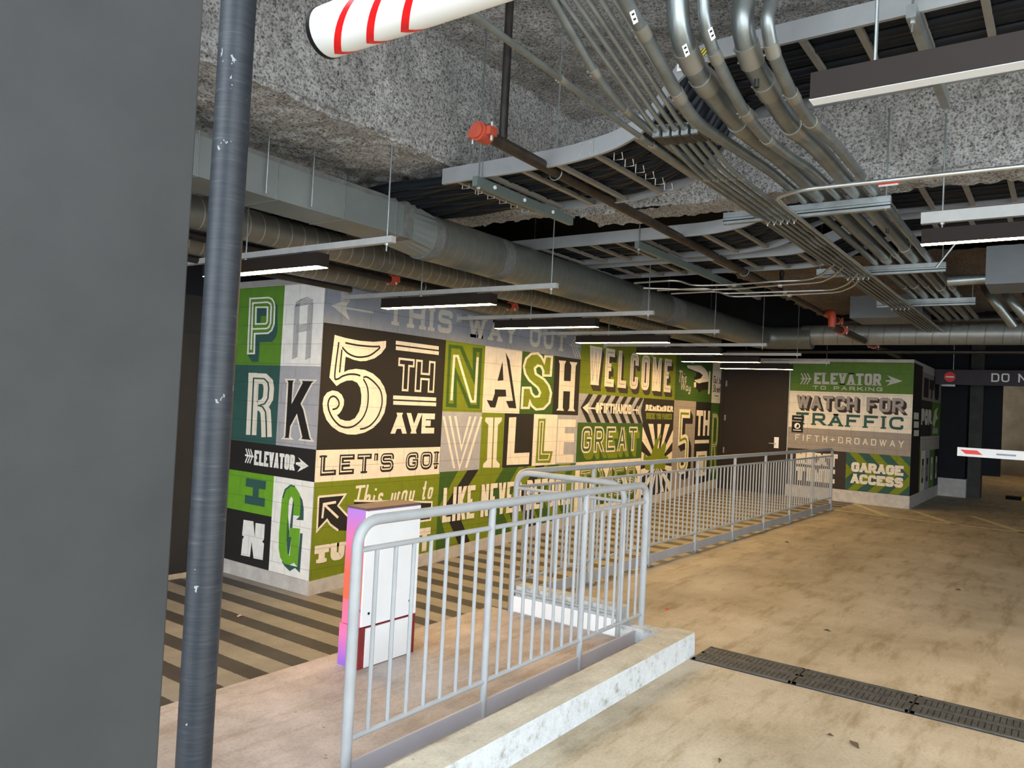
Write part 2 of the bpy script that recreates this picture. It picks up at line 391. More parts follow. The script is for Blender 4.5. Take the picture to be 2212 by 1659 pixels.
def clip(poly, xa, xb, za, zb):
    for ax, v, sg in ((0, xa, 1), (0, xb, -1), (1, za, 1), (1, zb, -1)):
        out = []
        for i, q in enumerate(poly):
            r_ = poly[i-1]; fi, fr = sg*(q[ax]-v) >= 0, sg*(r_[ax]-v) >= 0
            if fi != fr:
                t = (v-r_[ax])/(q[ax]-r_[ax]); out.append((r_[0]+t*(q[0]-r_[0]), r_[1]+t*(q[1]-r_[1])))
            if fi: out.append(q)
        poly = out
        if not poly: return []
    return poly
def ribbon(mb, pts, w, place, m, cap=0., cz=None, seg=False):
    if cz and len(pts) == 2 and abs(pts[0][0]-pts[1][0]) > 1e-4 and abs(pts[0][1]-pts[1][1]) > 1e-4:
        a, b = np.array(pts[0], float), np.array(pts[1], float); d = (b-a)/np.linalg.norm(b-a); n_ = np.array((-d[1], d[0]))*w/2
        if abs(d[1]) > .5:
            e0 = d*w*1.6 if min(abs(a[1]-cz[0]), abs(a[1]-cz[1])) < w else d*0; e1 = d*w*1.6 if min(abs(b[1]-cz[0]), abs(b[1]-cz[1])) < w else d*0
            a, b = a-e0, b+e1
            q = clip([tuple(a+n_), tuple(b+n_), tuple(b-n_), tuple(a-n_)], -99, 99, cz[0], cz[1])
            if len(q) > 2: mb.add([place(v) for v in q], [tuple(range(len(q)))], m)
            return
    P2 = []
    for p in pts:
        if not P2 or (abs(p[0]-P2[-1][0])+abs(p[1]-P2[-1][1])) > 1e-5: P2.append(np.array(p, float))
    if len(P2) < 2: return
    cl = np.linalg.norm(P2[0]-P2[-1]) < 1e-4 and len(P2) > 3
    if cl: P2 = P2[:-1]
    elif cap:
        c0, c1 = cap if isinstance(cap, tuple) else (cap, cap)
        d = P2[0]-P2[1]; P2[0] = P2[0]+d/np.linalg.norm(d)*c0; d = P2[-1]-P2[-2]; P2[-1] = P2[-1]+d/np.linalg.norm(d)*c1
    N = len(P2); L = []; R = []
    for i in range(N):
        d1 = P2[i]-P2[i-1] if (i > 0 or cl) else P2[1]-P2[0]; d2 = P2[(i+1) % N]-P2[i] if (i < N-1 or cl) else P2[-1]-P2[-2]
        d1 = d1/(np.linalg.norm(d1)+1e-9); d2 = d2/(np.linalg.norm(d2)+1e-9)
        n1 = np.array([-d1[1], d1[0]]); n2 = np.array([-d2[1], d2[0]]); mm = n1+n2; l = np.linalg.norm(mm)
        if l < .35: mm = n2; sc_ = 1.
        else: mm = mm/l; sc_ = min(1/max(np.dot(mm, n2), .3), 2.6)
        L.append(P2[i]+mm*w/2*sc_); R.append(P2[i]-mm*w/2*sc_)
    if seg:
        for i in range(N if cl else N-1):
            j = (i+1) % N; mb.add([place(q, .00004*(i % 3)) for q in (L[i], L[j], R[j], R[i])], [(0, 1, 2, 3)], m)
        return
    vs = [place(q) for q in L]+[place(q) for q in R]; fs = []
    for i in range(N if cl else N-1):
        j = (i+1) % N; fs.append((i, j, N+j, N+i))
    mb.add(vs, fs, m)
class Panel:
    """one painted field of the mural: background and lettering in thin coats on the wall"""
    def __init__(s, face, *box, bg='dark'):
        s.mb = MB(); s.face = face; s.k = 0; s.e = 0.
        if box: s.rect(*box, bg)
    def pl(s, f, ls, w, c):
        s.k += 1
        for i, l in enumerate(ls):
            s.e = .00014*(i % 4); ribbon(s.mb, l, w, lambda q, e=0.: s.place(f(*q), e), P(c), 0, None, True)
        s.e = 0.; return s
    def pp(s, f, polys, c):
        s.k += 1
        for i, q in enumerate(polys): s.e = .00014*(i % 4); s.mb.poly([[f(*a) for a in q]], s.place, P(c))
        s.e = 0.; return s
    def place(s, q, e=0.):
        d = .003+.0006*s.k+s.e+e
        if s.face == 'long': return (q[0], 6.008-d, q[1])
        if s.face == 'short': return (5.084-d, q[0], q[1])
        if s.face == 'end': return (15.908-d, q[0], q[1])
        return (q[0], 2.35-d, q[1])
    def rect(s, a0, a1, z0, z1, c):
        s.k += 1; s.mb.add([s.place(q) for q in ((a0, z0), (a1, z0), (a1, z1), (a0, z1))], [(0, 1, 2, 3)], P(c)); return s
    def poly(s, pts, c): s.k += 1; s.mb.poly([pts], s.place, P(c)); return s
    def lines(s, ls, w, c, off=(0, 0), cap=0.):
        s.k += 1
        for i, l in enumerate(ls):
            cz = getattr(l, 'cz', None); s.e = .00014*(getattr(l, 'sub', i) % 4)
            ribbon(s.mb, [(a+off[0], b+off[1]) for a, b in l], w, s.place, P(c), cap or (tuple(w/2*q for q in l.caps) if hasattr(l, 'cz') else 0), (cz[0]+off[1], cz[1]+off[1]) if cz else None, True)
        s.e = 0.; return s
    def serifs(s, ls, w, t, c, off=(0, 0)):
        s.k += 1; s.e = -.0003
        for l in ls:
            if abs(l[0][0]-l[-1][0])+abs(l[0][1]-l[-1][1]) < 1e-4: continue
            if getattr(l, 'ch', '') in ('S', 'C', 'G', 'O', 'U') and getattr(l, 'ch', '') and l.ch != 'U': continue
            if getattr(l, 'cz', None) and len(l) == 2 and abs(l[0][1]-l[1][1]) < .45*(l.cz[1]-l.cz[0]): continue
            for e, n in ((l[0], l[1]), (l[-1], l[-2])):
                if abs(e[1]-n[1]) > 1.2*abs(e[0]-n[0]):
                    sgn = 1 if e[1] > n[1] else -1; z = e[1]+(sgn*(w*.5-t*.1) if hasattr(l, 'cz') else 0)
                    ribbon(s.mb, [(e[0]-w*.95+off[0], z-sgn*t*.4+off[1]), (e[0]+w*.95+off[0], z-sgn*t*.4+off[1])], t, s.place, P(c))
        s.e = 0.; return s
    def build(s, parent, label):
        o = s.mb.build('mural_panel', None, parent); o['label'] = label; return o
def LP(u, v): q = atY(6.008, u, v); return (q[0], q[2])
def SP(u, v): q = atX(5.084, u, v); return (q[1], q[2])
def EP(u, v): q = atX(15.908, u, v); return (q[1], q[2])
def RP(u, v): q = atY(2.35, u, v); return (q[0], q[2])

# ------------------------------------------------------------------ floors and walls
def struct(o, label=None): return tag(o, label, kind='structure')
WZ = lambda x: -2.0+.0425*max(0, min(x, 14.9)-5.3)
m = MB(); m.add([(-6, -9, -1.6), (34, -9, -1.6), (34, 3.03, -1.6), (4.9, 3.45, -1.6), (4.9, 2.0, -1.6), (-6, 2.0, -1.6)], [(0, 1, 2, 3, 4, 5)])
m.add([(4.9, 3.45, -1.6), (34, 3.03, -1.6), (34, 3.03, -2.4), (4.9, 3.45, -2.4)], [(0, 1, 2, 3)])
floor = struct(m.build('floor', DRIVE), 'tan concrete driveway running into the garage')
m = MB(); m.box(-6, 4.87, 2.03, 3.62, -2.4, -1.598)
struct(m.build('floor', SLAB), 'pinkish concrete slab in front of the striped walkway')
xs = [-6, 5.0, 5.6]+[6+.5*i for i in range(19)]+[15.9]
m = MB(); vs = []
for x in xs: vs += [(x, 3.43-.0145*(x-4.9), WZ(x)), (x, 7.6, WZ(x))]
m.add(vs, [(2*i, 2*i+2, 2*i+3, 2*i+1) for i in range(len(xs)-1)])
struct(m.build('floor', STRIPE), 'sloping walkway painted with dark stripes below the mural')

BASEM = mat('rough_pale_block_base', PC['base'], .7, 0, .2, 9, .5, 60)
CONC = mat('plain_concrete_band', (.34, .33, .32), .75, 0, .15, 4)
m = MB(); m.box(5.084, 15.92, 6.008, 7.48, -2.4, 1.16, BASEM)
wl = struct(m.build('wall_left'), 'long block wall covered with the lettered mural')
m = MB(); m.box(15.908, 19.7, 2.35, 7.48, -2.4, 1.16, BASEM)
we = struct(m.build('wall_end'), 'far block wall with door and elevator lettering')
m = MB(); m.box(5.07, 15.9, 5.99, 7.48, 1.103, 1.16)
struct(m.build('trim_1', CONC, wl))
m = MB(); m.box(-6, 5.08, 7.46, 7.7, -2.4, .95, WALLDK); m.box(-6, 34, 7.5, 7.7, .95, 2.6, NAVY); m.box(19.7, 34, 7.5, 7.7, -1.6, .95, NAVY)
wb = struct(m.build('wall_back'), 'dark grey wall behind the pipe')
m = MB(); m.box(-6, 5.075, 7.435, 7.46, -2.0, -1.945)
struct(m.build('baseboard_back', TRIMM), 'tan strip along the foot of the dark wall')
m = MB(); m.box(3.6, 4.98, 7.43, 7.46, -1.94, .55)
struct(m.build('door_1', WALLDK), 'dark flush door beside the lettered block corner')
# pillar at the left edge of the view
m = MB(); m.box(-.9, .962, 1.6, 2.0, -1.6, 2.6)
struct(m.build('pillar', PILLARM, None, .004), 'charcoal painted pillar at the left edge')
# right side and far shell
m = MB(); m.box(6.5, 34, -9.2, -9, -1.6, 2.6); struct(m.build('wall_right', WALLDK), 'dark right wall of the garage')
m = MB(); m.box(19.7, 20.3, 1.83, 7.6, -1.2, 2.6, NAVY); m.box(19.69, 20.3, 1.80, 2.36, -1.6, -1.2, BASEM)
struct(m.build('wall_far'), 'navy black wall beyond the mural')
m = MB(); m.box(19.9, 20.3, 1.545, 1.80, -1.6, 2.4); struct(m.build('column', mat('grey_green_column', (.055, .055, .05), .7)), 'grey column right of the navy wall')
m = MB(); m.box(20.1, 20.3, -9, 1.2, .96+.25, 2.6, NAVY); m.box(20.1, 20.3, 1.2, 1.545, -1.1, 2.6, NAVY)
struct(m.build('wall_far'), 'navy black header over the ramp opening')
m = MB(); m.box(31, 31.2, -9.2, 8, -2, 2.6); struct(m.build('wall_far', WARMC), 'lit concrete wall far down the ramp')

# ---- lower curb strips along the mural foot
def base_strip(pts, n, nm):
    m = MB()
    for (a, b) in zip(pts[:-1], pts[1:]):
        (x0, y0, z0, z1), (x1, y1, w0, w1) = a, b; d = np.array(n)*.012
        m.hexa([(x0, y0, z0), (x1, y1, w0), (x1+d[0], y1+d[1], w0), (x0+d[0], y0+d[1], z0)], [(x0, y0, z1), (x1, y1, w1), (x1+d[0], y1+d[1], w1), (x0+d[0], y0+d[1], z1)])
    return struct(m.build(nm, BASEM), None)
base_strip([(5.084, 6.008, -2.05, -1.86), (8, 6.008, WZ(8)-.05, -1.745), (15.9, 6.008, -1.65, -1.40)], (0, -1, 0), 'baseboard_left')
base_strip([(5.084, 6.0, -2.05, -1.86), (5.084, 7.46, -2.05, -1.85)], (-1, 0, 0), 'baseboard_front')
base_strip([(15.908, 2.35, -1.65, -1.363), (15.908, 4.58, -1.65, -1.363)], (-1, 0, 0), 'baseboard_end')
base_strip([(15.908, 2.35, -1.65, -1.363), (19.9, 2.35, -1.65, -1.363)], (0, -1, 0), 'baseboard_return')

# ------------------------------------------------------------------ mural, short face (P A R K I N G)
def bxS(u0, v0, u1, v1):  # crop of the short face, 500 px wide shown at 2183
    a = SP(480+u0/4.366, 580+v0/4.366); b = SP(480+u1/4.366, 580+v1/4.366); return a[0], b[0], min(a[1], b[1]), max(a[1], b[1])
YL, YM, YR = 7.46, 6.635, 6.008
zt, z1_, z2_, z3_, z4_, z5_ = 1.093, .257, -.565, -.885, -1.305, -1.855
def ZA(u, v): return SP(480+u/4.366, 580+v/4.366)
def ZB(u, v): return SP(480+u/4.366, 920+v/4.366)
def ZP(u, v): return SP(500+u/6.91, 600+v/6.91)
p = Panel('short', YL, YM, z1_, zt, bg='green')
p.pp(ZP, [[(640, 330), (690, 420), (692, 800), (665, 895), (605, 958), (425, 962), (407, 1256), (308, 1256), (248, 1150), (350, 1138), (352, 840), (548, 832), (640, 700)], [(387, 455), (534, 455), (530, 568), (442, 572), (436, 672), (382, 676)]], 'teal')
p.pl(ZP, [[(285, 312), (560, 297), (605, 315), (640, 365), (650, 430), (640, 690), (605, 785), (550, 828), (352, 836), (345, 1130), (250, 1132), (285, 312)], [(298, 1075), (325, 380), (540, 365), (585, 385), (600, 425), (588, 680), (562, 740), (530, 758), (318, 766)], [(372, 440), (545, 440), (540, 655), (520, 688), (366, 692), (372, 440)]], 24, 'white')
p.build(wl, 'green field with white lined letter P')
p = Panel('short', YM, YR, z1_, zt, bg='white'); p.k += 1; hl = []
for a, b, w_ in (((712, 345), (688, 842), 26), ((838, 345), (812, 848), 26)):
    for i in range(42):
        f_ = i/41; c_ = (a[0]+(b[0]-a[0])*f_, a[1]+(b[1]-a[1])*f_); hl.append([(c_[0]-w_, c_[1]+10), (c_[0]+w_, c_[1]-14)])
for v in range(284, 346, 12):
    k_ = min(1, (v-262)/45); hl.append([(776-80*k_, v+12), (776+84*k_, v-14)])
for v in range(532, 600, 12): hl.append([(705, v+12), (830, v-14)])
p.pl(ZA, hl, 7, 'hatch'); p.build(wl, 'white field with hatched letter A')
p = Panel('short', YL, YM, z2_, z1_, bg='teal')
RR = [[(276, 1570), (300, 1035), (400, 1040), (435, 1075), (443, 1130), (435, 1225), (405, 1275), (345, 1295)], [(345, 1290), (385, 1305), (412, 1350), (418, 1440), (422, 1590)]]
p.pl(ZA, RR, 98, 'cream'); p.pp(ZA, [[(252, 985), (330, 985), (330, 1060), (250, 1060)]], 'cream'); p.pl(ZA, RR, 14, 'teal'); p.build(wl, 'teal field with cream letter R')
p = Panel('short', YM, YR, z2_, z1_, bg='grey')
KK = [(605, 1048), (690, 1048), (676, 1080), (662, 1262), (755, 1078), (740, 1052), (885, 1056), (850, 1088), (750, 1275), (775, 1330), (835, 1595), (858, 1627), (735, 1614), (752, 1590), (706, 1387), (652, 1490), (640, 1590), (660, 1607), (572, 1603), (592, 1580), (620, 1080), (605, 1048)]
p.pp(ZA, [KK[:-1]], 'dark'); p.pl(ZA, [KK], 15, 'cream'); p.build(wl, 'grey field with black letter K')
p = Panel('short', YL, YR, z3_, z2_, bg='dark'); T = text('ELEVATOR', 6.98, 6.32, -.80, -.645, .034, gap=.2, rnd=.3)
p.lines(T, .036, 'white'); p.poly([(6.30, -.735), (6.30, -.715), (6.22, -.705), (6.27, -.66), (6.10, -.735), (6.27, -.81), (6.22, -.755)], 'white')
p.lines([[(7.14, -.71), (6.99, -.715)]]+[[(7.13-.04*i, -.64), (7.09-.04*i, -.71), (7.13-.04*i, -.79)] for i in range(3)], .018, 'white')
p.build(wl, 'black band reading ELEVATOR with an arrow')
p = Panel('short', YL, YM, z4_, z3_, bg='bright'); p.rect(7.10, 6.76, -1.04, -.95, 'teal'); p.rect(7.10, 6.76, -1.22, -1.13, 'teal'); p.rect(6.97, 6.87, -1.14, -1.03, 'teal')
p.build(wl, 'green field with teal letter I')
p = Panel('short', YL, YM, z5_, z4_, bg='dark')
p.pp(ZB, [[(205, 885), (297, 900), (310, 1055), (318, 915), (405, 928), (397, 1070), (380, 1092), (398, 1110), (385, 1265), (298, 1248), (280, 1090), (265, 1235), (180, 1218), (195, 1065), (210, 1045), (190, 1030)]], 'white'); p.build(wl, 'black field with heavy white letter N')
p = Panel('short', YM, YR, z5_, z3_, bg='white')
GG = [(735, 850), (672, 842), (680, 740), (672, 690), (655, 665), (635, 700), (625, 800), (610, 1120), (618, 1200), (640, 1225), (655, 1050), (632, 1045), (640, 958), (738, 968), (712, 1330), (680, 1290), (640, 1312), (590, 1300), (550, 1240), (535, 1150), (540, 1000), (565, 700), (585, 620), (640, 565), (690, 570), (735, 640), (742, 740)]
G2 = [(770, 890), (700, 885), (735, 850), (742, 740), (735, 650), (760, 700), (772, 780)]
p.pp(ZB, [G2, [(738, 1010), (762, 1015), (735, 1385), (690, 1340), (640, 1370), (590, 1320), (560, 1270), (640, 1312), (712, 1330)], [(680, 690), (655, 665), (672, 690), (640, 958), (665, 962), (680, 740)], [(612, 1120), (618, 1200), (632, 1225), (655, 1050), (640, 1046), (612, 700), (632, 690)]], 'teal'); p.pp(ZB, [GG], 'bright'); p.pl(ZB, [[(690, 572), (650, 560), (600, 600), (575, 680)]], 14, 'teal'); p.build(wl, 'white field with tall green letter G')

# ------------------------------------------------------------------ mural, long wall
ZR1, ZR2, ZR3 = .694, -.15, -.57
p = Panel('long', 5.084, 10.055, ZR1, 1.10, bg='band')
T = text('THIS WAY OUT', 5.95, 9.62, .775, 1.045, .062, gap=.42, rnd=.45); p.lines(T, .062, 'letgrey').serifs(T, .062, .04, 'letgrey')
p.poly([(5.17, .875), (5.42, .975), (5.36, .885), (5.74, .885), (5.74, .862), (5.36, .862), (5.42, .755)], 'letgrey')
p.lines([[(9.70, .885), (10.02, .885)]]+[[(9.98-.07*i+.07, 1.05), (9.9-.07*i, .885), (9.98-.07*i+.07, .72)] for i in range(3)], .022, 'letgrey')
p.build(wl, 'blue grey band reading THIS WAY OUT')
p = Panel('long', 5.084, 6.94, ZR3, ZR1, bg='dark')
def F5(u, v): return LP(680+u/6.143, 690+v/6.143)
O5 = [(260, 205), (400, 245), (600, 285), (780, 298), (943, 285), (940, 370), (880, 450), (790, 515), (680, 550), (600, 555), (510, 535), (440, 505), (405, 495), (385, 700), (440, 672), (540, 655), (660, 670), (770, 720), (860, 800), (920, 900), (950, 1010), (945, 1120), (920, 1240), (860, 1350), (770, 1440), (660, 1500), (540, 1528), (430, 1525), (320, 1490), (220, 1420), (150, 1330), (110, 1220), (100, 1120), (115, 1030), (160, 970), (230, 942), (300, 955), (355, 1000), (385, 1070), (380, 1140), (350, 1210), (320, 1250), (290, 1270), (330, 1320), (400, 1345), (460, 1345), (530, 1310), (585, 1220), (610, 1120), (615, 1010), (600, 910), (560, 840), (490, 808), (420, 812), (340, 845), (285, 885), (190, 770)]
p.poly([F5(*q) for q in O5], 'cream')
I5 = [[(315, 300), (260, 745), (300, 790), (360, 755), (450, 728), (540, 730), (600, 748)], [(355, 400), (325, 705)], [(400, 310), (560, 342), (760, 360), (860, 358)], [(360, 370), (430, 445), (520, 490), (610, 500), (720, 480), (810, 420), (865, 370)],
      [(230, 1195), (290, 1175), (318, 1120), (300, 1060), (250, 1020), (200, 1040), (172, 1110), (185, 1210), (240, 1320), (330, 1410), (430, 1435), (530, 1405), (630, 1310), (690, 1170), (705, 1010), (690, 890), (640, 790)],
      [(640, 770), (690, 765), (780, 830), (860, 930), (888, 1040), (880, 1160), (830, 1290), (750, 1390), (670, 1440), (595, 1455)]]
p.lines([smooth_line([F5(*q) for q in l], 4) if len(l) > 3 else [F5(*q) for q in l] for l in I5], .019, 'dark')
T = [[(6.06, .245), (6.06, .14), (6.135, .14), (6.135, -.27), (6.215, -.27), (6.215, .14), (6.29, .14), (6.29, .245), (6.06, .245)],
     [(6.335, .245), (6.335, -.27), (6.42, -.27), (6.42, -.06), (6.55, -.06), (6.55, -.27), (6.635, -.27), (6.635, .245), (6.55, .245), (6.55, .03), (6.42, .03), (6.42, .245), (6.335, .245)]]
c0 = F5(1110, 505); c1 = F5(1575, 975)
sx = lambda q: (c0[0]+.01+(q[0]-6.06)/(6.635-6.06)*(c1[0]-c0[0]-.02), c1[1]+.012+(q[1]+.27)/(.515)*(c0[1]-c1[1]-.024))
p.lines([[sx(q) for q in l] for l in T], .024, 'cream')
for v0, v1 in ((310, 378), (380, 448), (1038, 1056), (1108, 1125)):
    u0, u1 = (1070, 1640) if v0 < 500 else (1033, 1604); a, b = F5(u0, v0), F5(u1, v1); zz = (a[1]+b[1])/2; p.rect(a[0], b[0], zz-.021, zz+.021, 'cream')
a, b = F5(1012, 1515), F5(1588, 1250); p.lines(text('AVE', a[0], b[0], a[1], b[1], .066, gap=.12), .066, 'cream')
p.build(wl, 'black field with large cream 5TH AVE')
p = Panel('long', 5.084, 6.945, -.888, ZR3, bg='cream'); T = text("LET'S GO!", 5.15, 6.90, -.825, -.625, .05, gap=.30, rnd=.45)
p.lines(T, .055, 'dark').serifs(T, .05, .02, 'dark').lines(T, .014, 'cream', (-.006, .004)).build(wl, "cream band reading LET'S GO!")
pb = lambda x: -1.86+(x-5.084)*.0385 if x < 7.9 else -1.752+(x-7.9)*.044
p = Panel('long'); p.poly([(5.084, pb(5.084)), (6.945, pb(6.945)), (6.945, -.888), (5.084, -.888)], 'lime')
def Z2(u, v): return LP(480+u/4.366, 920+v/4.366)
a = Z2(1215, 690); b = Z2(1970, 690)
p.lines(text('This way to', a[0], b[0]+.02, -1.20, -.95, .034, gap=.12, rnd=.6, slant=.22, rise=.02), .029, 'cream')
aw = [Z2(*q) for q in ((905, 668), (1160, 645), (1090, 752), (1180, 850), (1240, 990), (1090, 985), (1015, 930), (985, 885), (890, 990))]
p.poly(aw, 'dark'); p.lines([aw[:4]+[], [aw[5], aw[6], aw[7], aw[8], aw[0]]], .022, 'cream')
p.lines([[Z2(940, 870), Z2(955, 738), Z2(1070, 718)], [Z2(955, 738), Z2(1090, 865)]], .026, 'cream')
e = [Z2(*q) for q in ((1240, 705), (1975, 718), (1960, 885), (1240, 990))]; p.poly(e, 'dark'); p.lines([[e[0], e[1], e[2], e[3]]], .022, 'cream')
a, b = Z2(862, 1300), Z2(1150, 1110); T = text('TU', a[0], b[0], a[1]-.0, b[1]+.02, .075, gap=.25, rnd=.35); p.lines(T, .08, 'cream').serifs(T, .07, .035, 'cream')
a, b = Z2(1850, 1080), Z2(1960, 955); T = text('T', a[0], b[0], a[1]-.13, b[1], .075); p.lines(T, .08, 'cream')
p.build(wl, 'olive field reading This way to with a turning arrow')
xN, xA, xS, xH, xE = 6.94, 7.703, 8.517, 9.336, 10.055
def ZC(u, v): return LP(900+u/4.366, 620+v/4.366)
def ZD(u, v): return LP(900+u/4.366, 880+v/4.366)
p = Panel('long', xN, xA, ZR2, ZR1, bg='lime')
p.pp(ZC, [[(300, 540), (430, 555), (527, 790), (527, 570), (618, 577), (590, 1147), (485, 1142), (377, 870), (375, 1137), (272, 1130)]], 'dgreen'); p.pp(ZC, [[(325, 575), (405, 585), (552, 945), (562, 612), (590, 615), (565, 1112), (508, 1106), (352, 735), (345, 1100), (298, 1096)]], 'lime')
p.pl(ZC, [[(325, 1068), (352, 650), (385, 650), (512, 1078), (548, 1080), (572, 662)]], 22, 'cream'); p.build(wl, 'lime field with green outlined N')
p = Panel('long', xA, xS, ZR2, ZR1, bg='cream')
p.pp(ZC, [[(836, 615), (874, 690), (938, 1145), (868, 1140), (840, 1075), (906, 1073)], [(808, 700), (816, 880), (760, 885)], [(735, 965), (838, 968), (843, 1033), (768, 1035), (740, 1137), (693, 1135), (658, 1065), (712, 1072), (735, 1000)]], 'dark'); p.build(wl, 'cream field with shadowed letter A')
p = Panel('long', xS, xH, ZR2, ZR1, bg='dgreen')
S_ = [(1200, 708), (1212, 652), (1275, 657), (1262, 835), (1192, 835), (1192, 790), (1172, 748), (1140, 740), (1112, 768), (1122, 820), (1200, 870), (1245, 930), (1265, 1000), (1250, 1090), (1195, 1148), (1125, 1155), (1082, 1120), (1066, 1080), (1055, 1140), (988, 1140), (1000, 950), (1070, 950), (1082, 1000), (1112, 1035), (1150, 1030), (1162, 995), (1140, 950), (1060, 880), (1022, 820), (1008, 750), (1030, 675), (1080, 630), (1140, 626), (1176, 660), (1200, 708)]
p.pp(ZC, [S_[:-1]], 'lime'); p.pl(ZC, [S_], 21, 'cream'); p.build(wl, 'dark green field with lime letter S')
p = Panel('long', xH, xE, ZR2, ZR1, bg='dark')
p.pp(ZC, [[(1338, 692), (1408, 697), (1393, 732), (1375, 1140), (1388, 1168), (1315, 1163), (1333, 1140), (1348, 727)], [(1440, 705), (1515, 712), (1498, 747), (1478, 1145), (1492, 1172), (1422, 1168), (1437, 1145), (1457, 742)], [(1385, 885), (1460, 888), (1454, 985), (1378, 982)]], 'cream'); p.build(wl, 'black field with cream letter H')
xI, xL, x2, zb = 8.189, 8.875, 9.482, -.868
p = Panel('long', xN, xA, zb, ZR2, bg='grey'); p.pl(ZD, [[(253, 85), (352, 573)], [(308, 80), (402, 573), (554, 85)], [(362, 82), (420, 388), (504, 85)], [(607, 88), (462, 570)]], 21, 'cream'); p.build(wl, 'grey field with triple lined V')
p = Panel('long', xA, xI, zb, ZR2, bg='lime'); p.pp(ZD, [[(648, 95), (804, 95), (797, 132), (765, 165), (750, 498), (782, 535), (778, 568), (622, 568), (627, 532), (660, 500), (674, 165), (642, 130)]], 'cream'); p.pl(ZD, [[(727, 95), (708, 568)]], 11, 'lime'); p.build(wl, 'lime field with slab letter I')
p = Panel('long', xI, xL, zb, ZR2, bg='dark'); p.pp(ZD, [[(870, 95), (938, 92), (918, 432), (1062, 425), (1055, 536), (845, 543)]], 'cream'); p.build(wl, 'black field with cream letter L')
p = Panel('long', xL, x2, zb, ZR2, bg='cream'); p.pp(ZD, [[(1146, 106), (1214, 106), (1196, 412), (1282, 413), (1258, 523), (1120, 524)]], 'lime'); p.pl(ZD, [[(1162, 135), (1192, 135), (1172, 440), (1252, 440), (1240, 492), (1146, 496), (1162, 135)]], 9, 'cream'); p.build(wl, 'cream field with lime lined L')
p = Panel('long', x2, xE, zb, ZR2, bg='grey'); p.pp(ZD, [[(1335, 112), (1500, 115), (1497, 187), (1398, 185), (1394, 244), (1485, 246), (1482, 328), (1388, 326), (1382, 444), (1478, 441), (1475, 519), (1312, 523)]], 'cream'); p.build(wl, 'grey field with cream letter E')
p = Panel('long'); zt2 = -.868; p.poly([(6.945, pb(6.945)), (10.06, pb(10.06)), (10.06, zt2), (6.945, zt2)], 'lime')
def chev(x, wd, c):
    zm = -1.30
    for zz in (zt2, None):
        if zz is not None: q = [(x, zz), (x+wd, zz), (x+wd-.42, zm), (x-.42, zm)]
        else: q = [(x-.42, zm), (x+wd-.42, zm), (x+wd-.1, pb(x)), (x-.1, pb(x))]
        q = [(min(max(a, 6.946), 10.058), max(b, pb(max(a, 6.946)))) for a, b in q]
        p.poly(q, c)
for x, wd, c in ((6.95, .34, 'dgreen'), (7.47, .22, 'dark'), (8.22, .34, 'dgreen'), (8.68, .10, 'dgreen'), (8.98, .22, 'dark'), (9.28, .3, 'dgreen'), (9.90, .2, 'dgreen')): chev(x, wd, c)
p.lines(text('LIKE NEVER BEFORE.', 7.03, 9.93, -1.47, -1.06, .06, gap=.35, rnd=.3), .062, 'cream').build(wl, 'olive field reading LIKE NEVER BEFORE')
xW, xR, xF, xT, xB, xX = 10.055, 13.535, 14.58, 15.38, 12.25, 15.9
p = Panel('long', xW, xR, .187, 1.10, bg='lime'); T = text('WELCOME', 10.32, 13.33, .33, .93, .115, gap=.75, rnd=.3)
for i in range(5): p.lines(T, .115, 'brown', (.016*(i+1), -.018*(i+1)))
p.lines(T, .125, 'cream').lines(T, .012, 'taupe').build(wl, 'lime field reading WELCOME')
p = Panel('long', xW, xB, -.256, .187, bg='grey'); zm = -.03
for i in range(8):
    x = 10.12+.29*i
    for zz in (.185, -.254):
        q = [(x+.22, zz), (x+.36, zz), (x+.14, zm), (x, zm)]; p.poly([(min(a, xB-.002), b) for a, b in q], 'dark')
p.poly([(10.16, zm), (10.36, .06), (10.32, -.02), (10.55, -.02), (10.55, -.045), (10.32, -.045), (10.36, -.125)], 'cream')
p.lines(text('#FIFTHANDB', 10.56, 11.78, -.10, .055, .038, gap=.2), .042, 'cream').lines([[(11.8, zm), (12.02, zm)], [(12.0, .04), (11.96, zm), (12.0, -.1)], [(12.06, .04), (12.02, zm), (12.06, -.1)]], .025, 'cream')
p.build(wl, 'grey and black chevron band with an arrow')
p = Panel('long', xB, xR, -.256, .187, bg='dark'); T = text('REMEMBER', 12.34, 13.48, -.03, .075, .034, gap=.3); p.lines(T, .038, 'cream').serifs(T, .04, .02, 'cream')
p.rect(12.34, 13.47, -.185, -.06, 'brown').lines(text('WHERE YOU PARKED', 12.37, 13.45, -.175, -.07, .024, gap=.25), .026, 'lime').build(wl, 'black field reading REMEMBER WHERE YOU PARKED')
zb2 = lambda x: pb(x)
p = Panel('long'); p.poly([(xB, pb(xB)), (xR, pb(xR)), (xR, -.256), (xB, -.256)], 'dark'); cx, cz = 12.92, -.98
for i in range(14):
    a0 = 2*PI*(i+.25)/14; a1 = a0+2*PI/28
    q = clip([(cx, cz), (cx+2*math.cos(a0), cz+2*math.sin(a0)), (cx+2*math.cos(a1), cz+2*math.sin(a1))], xB, xR, pb(xR), -.262)
    if len(q) > 2: p.poly(q, 'cream')
def Z3(u, v): return LP(1380+u/3.965, 860+v/3.965)
p.poly([Z3(*q) for q in ((50, 610), (35, 520), (40, 465), (62, 500), (100, 490), (112, 440), (132, 385), (128, 352), (158, 350), (176, 298), (188, 328), (165, 372), (152, 430), (178, 432), (198, 395), (222, 372), (228, 400), (222, 445), (212, 490), (250, 505), (225, 560), (215, 615), (150, 600), (90, 620))], 'lime')
p.build(wl, 'black and cream sunburst with a green silhouette')
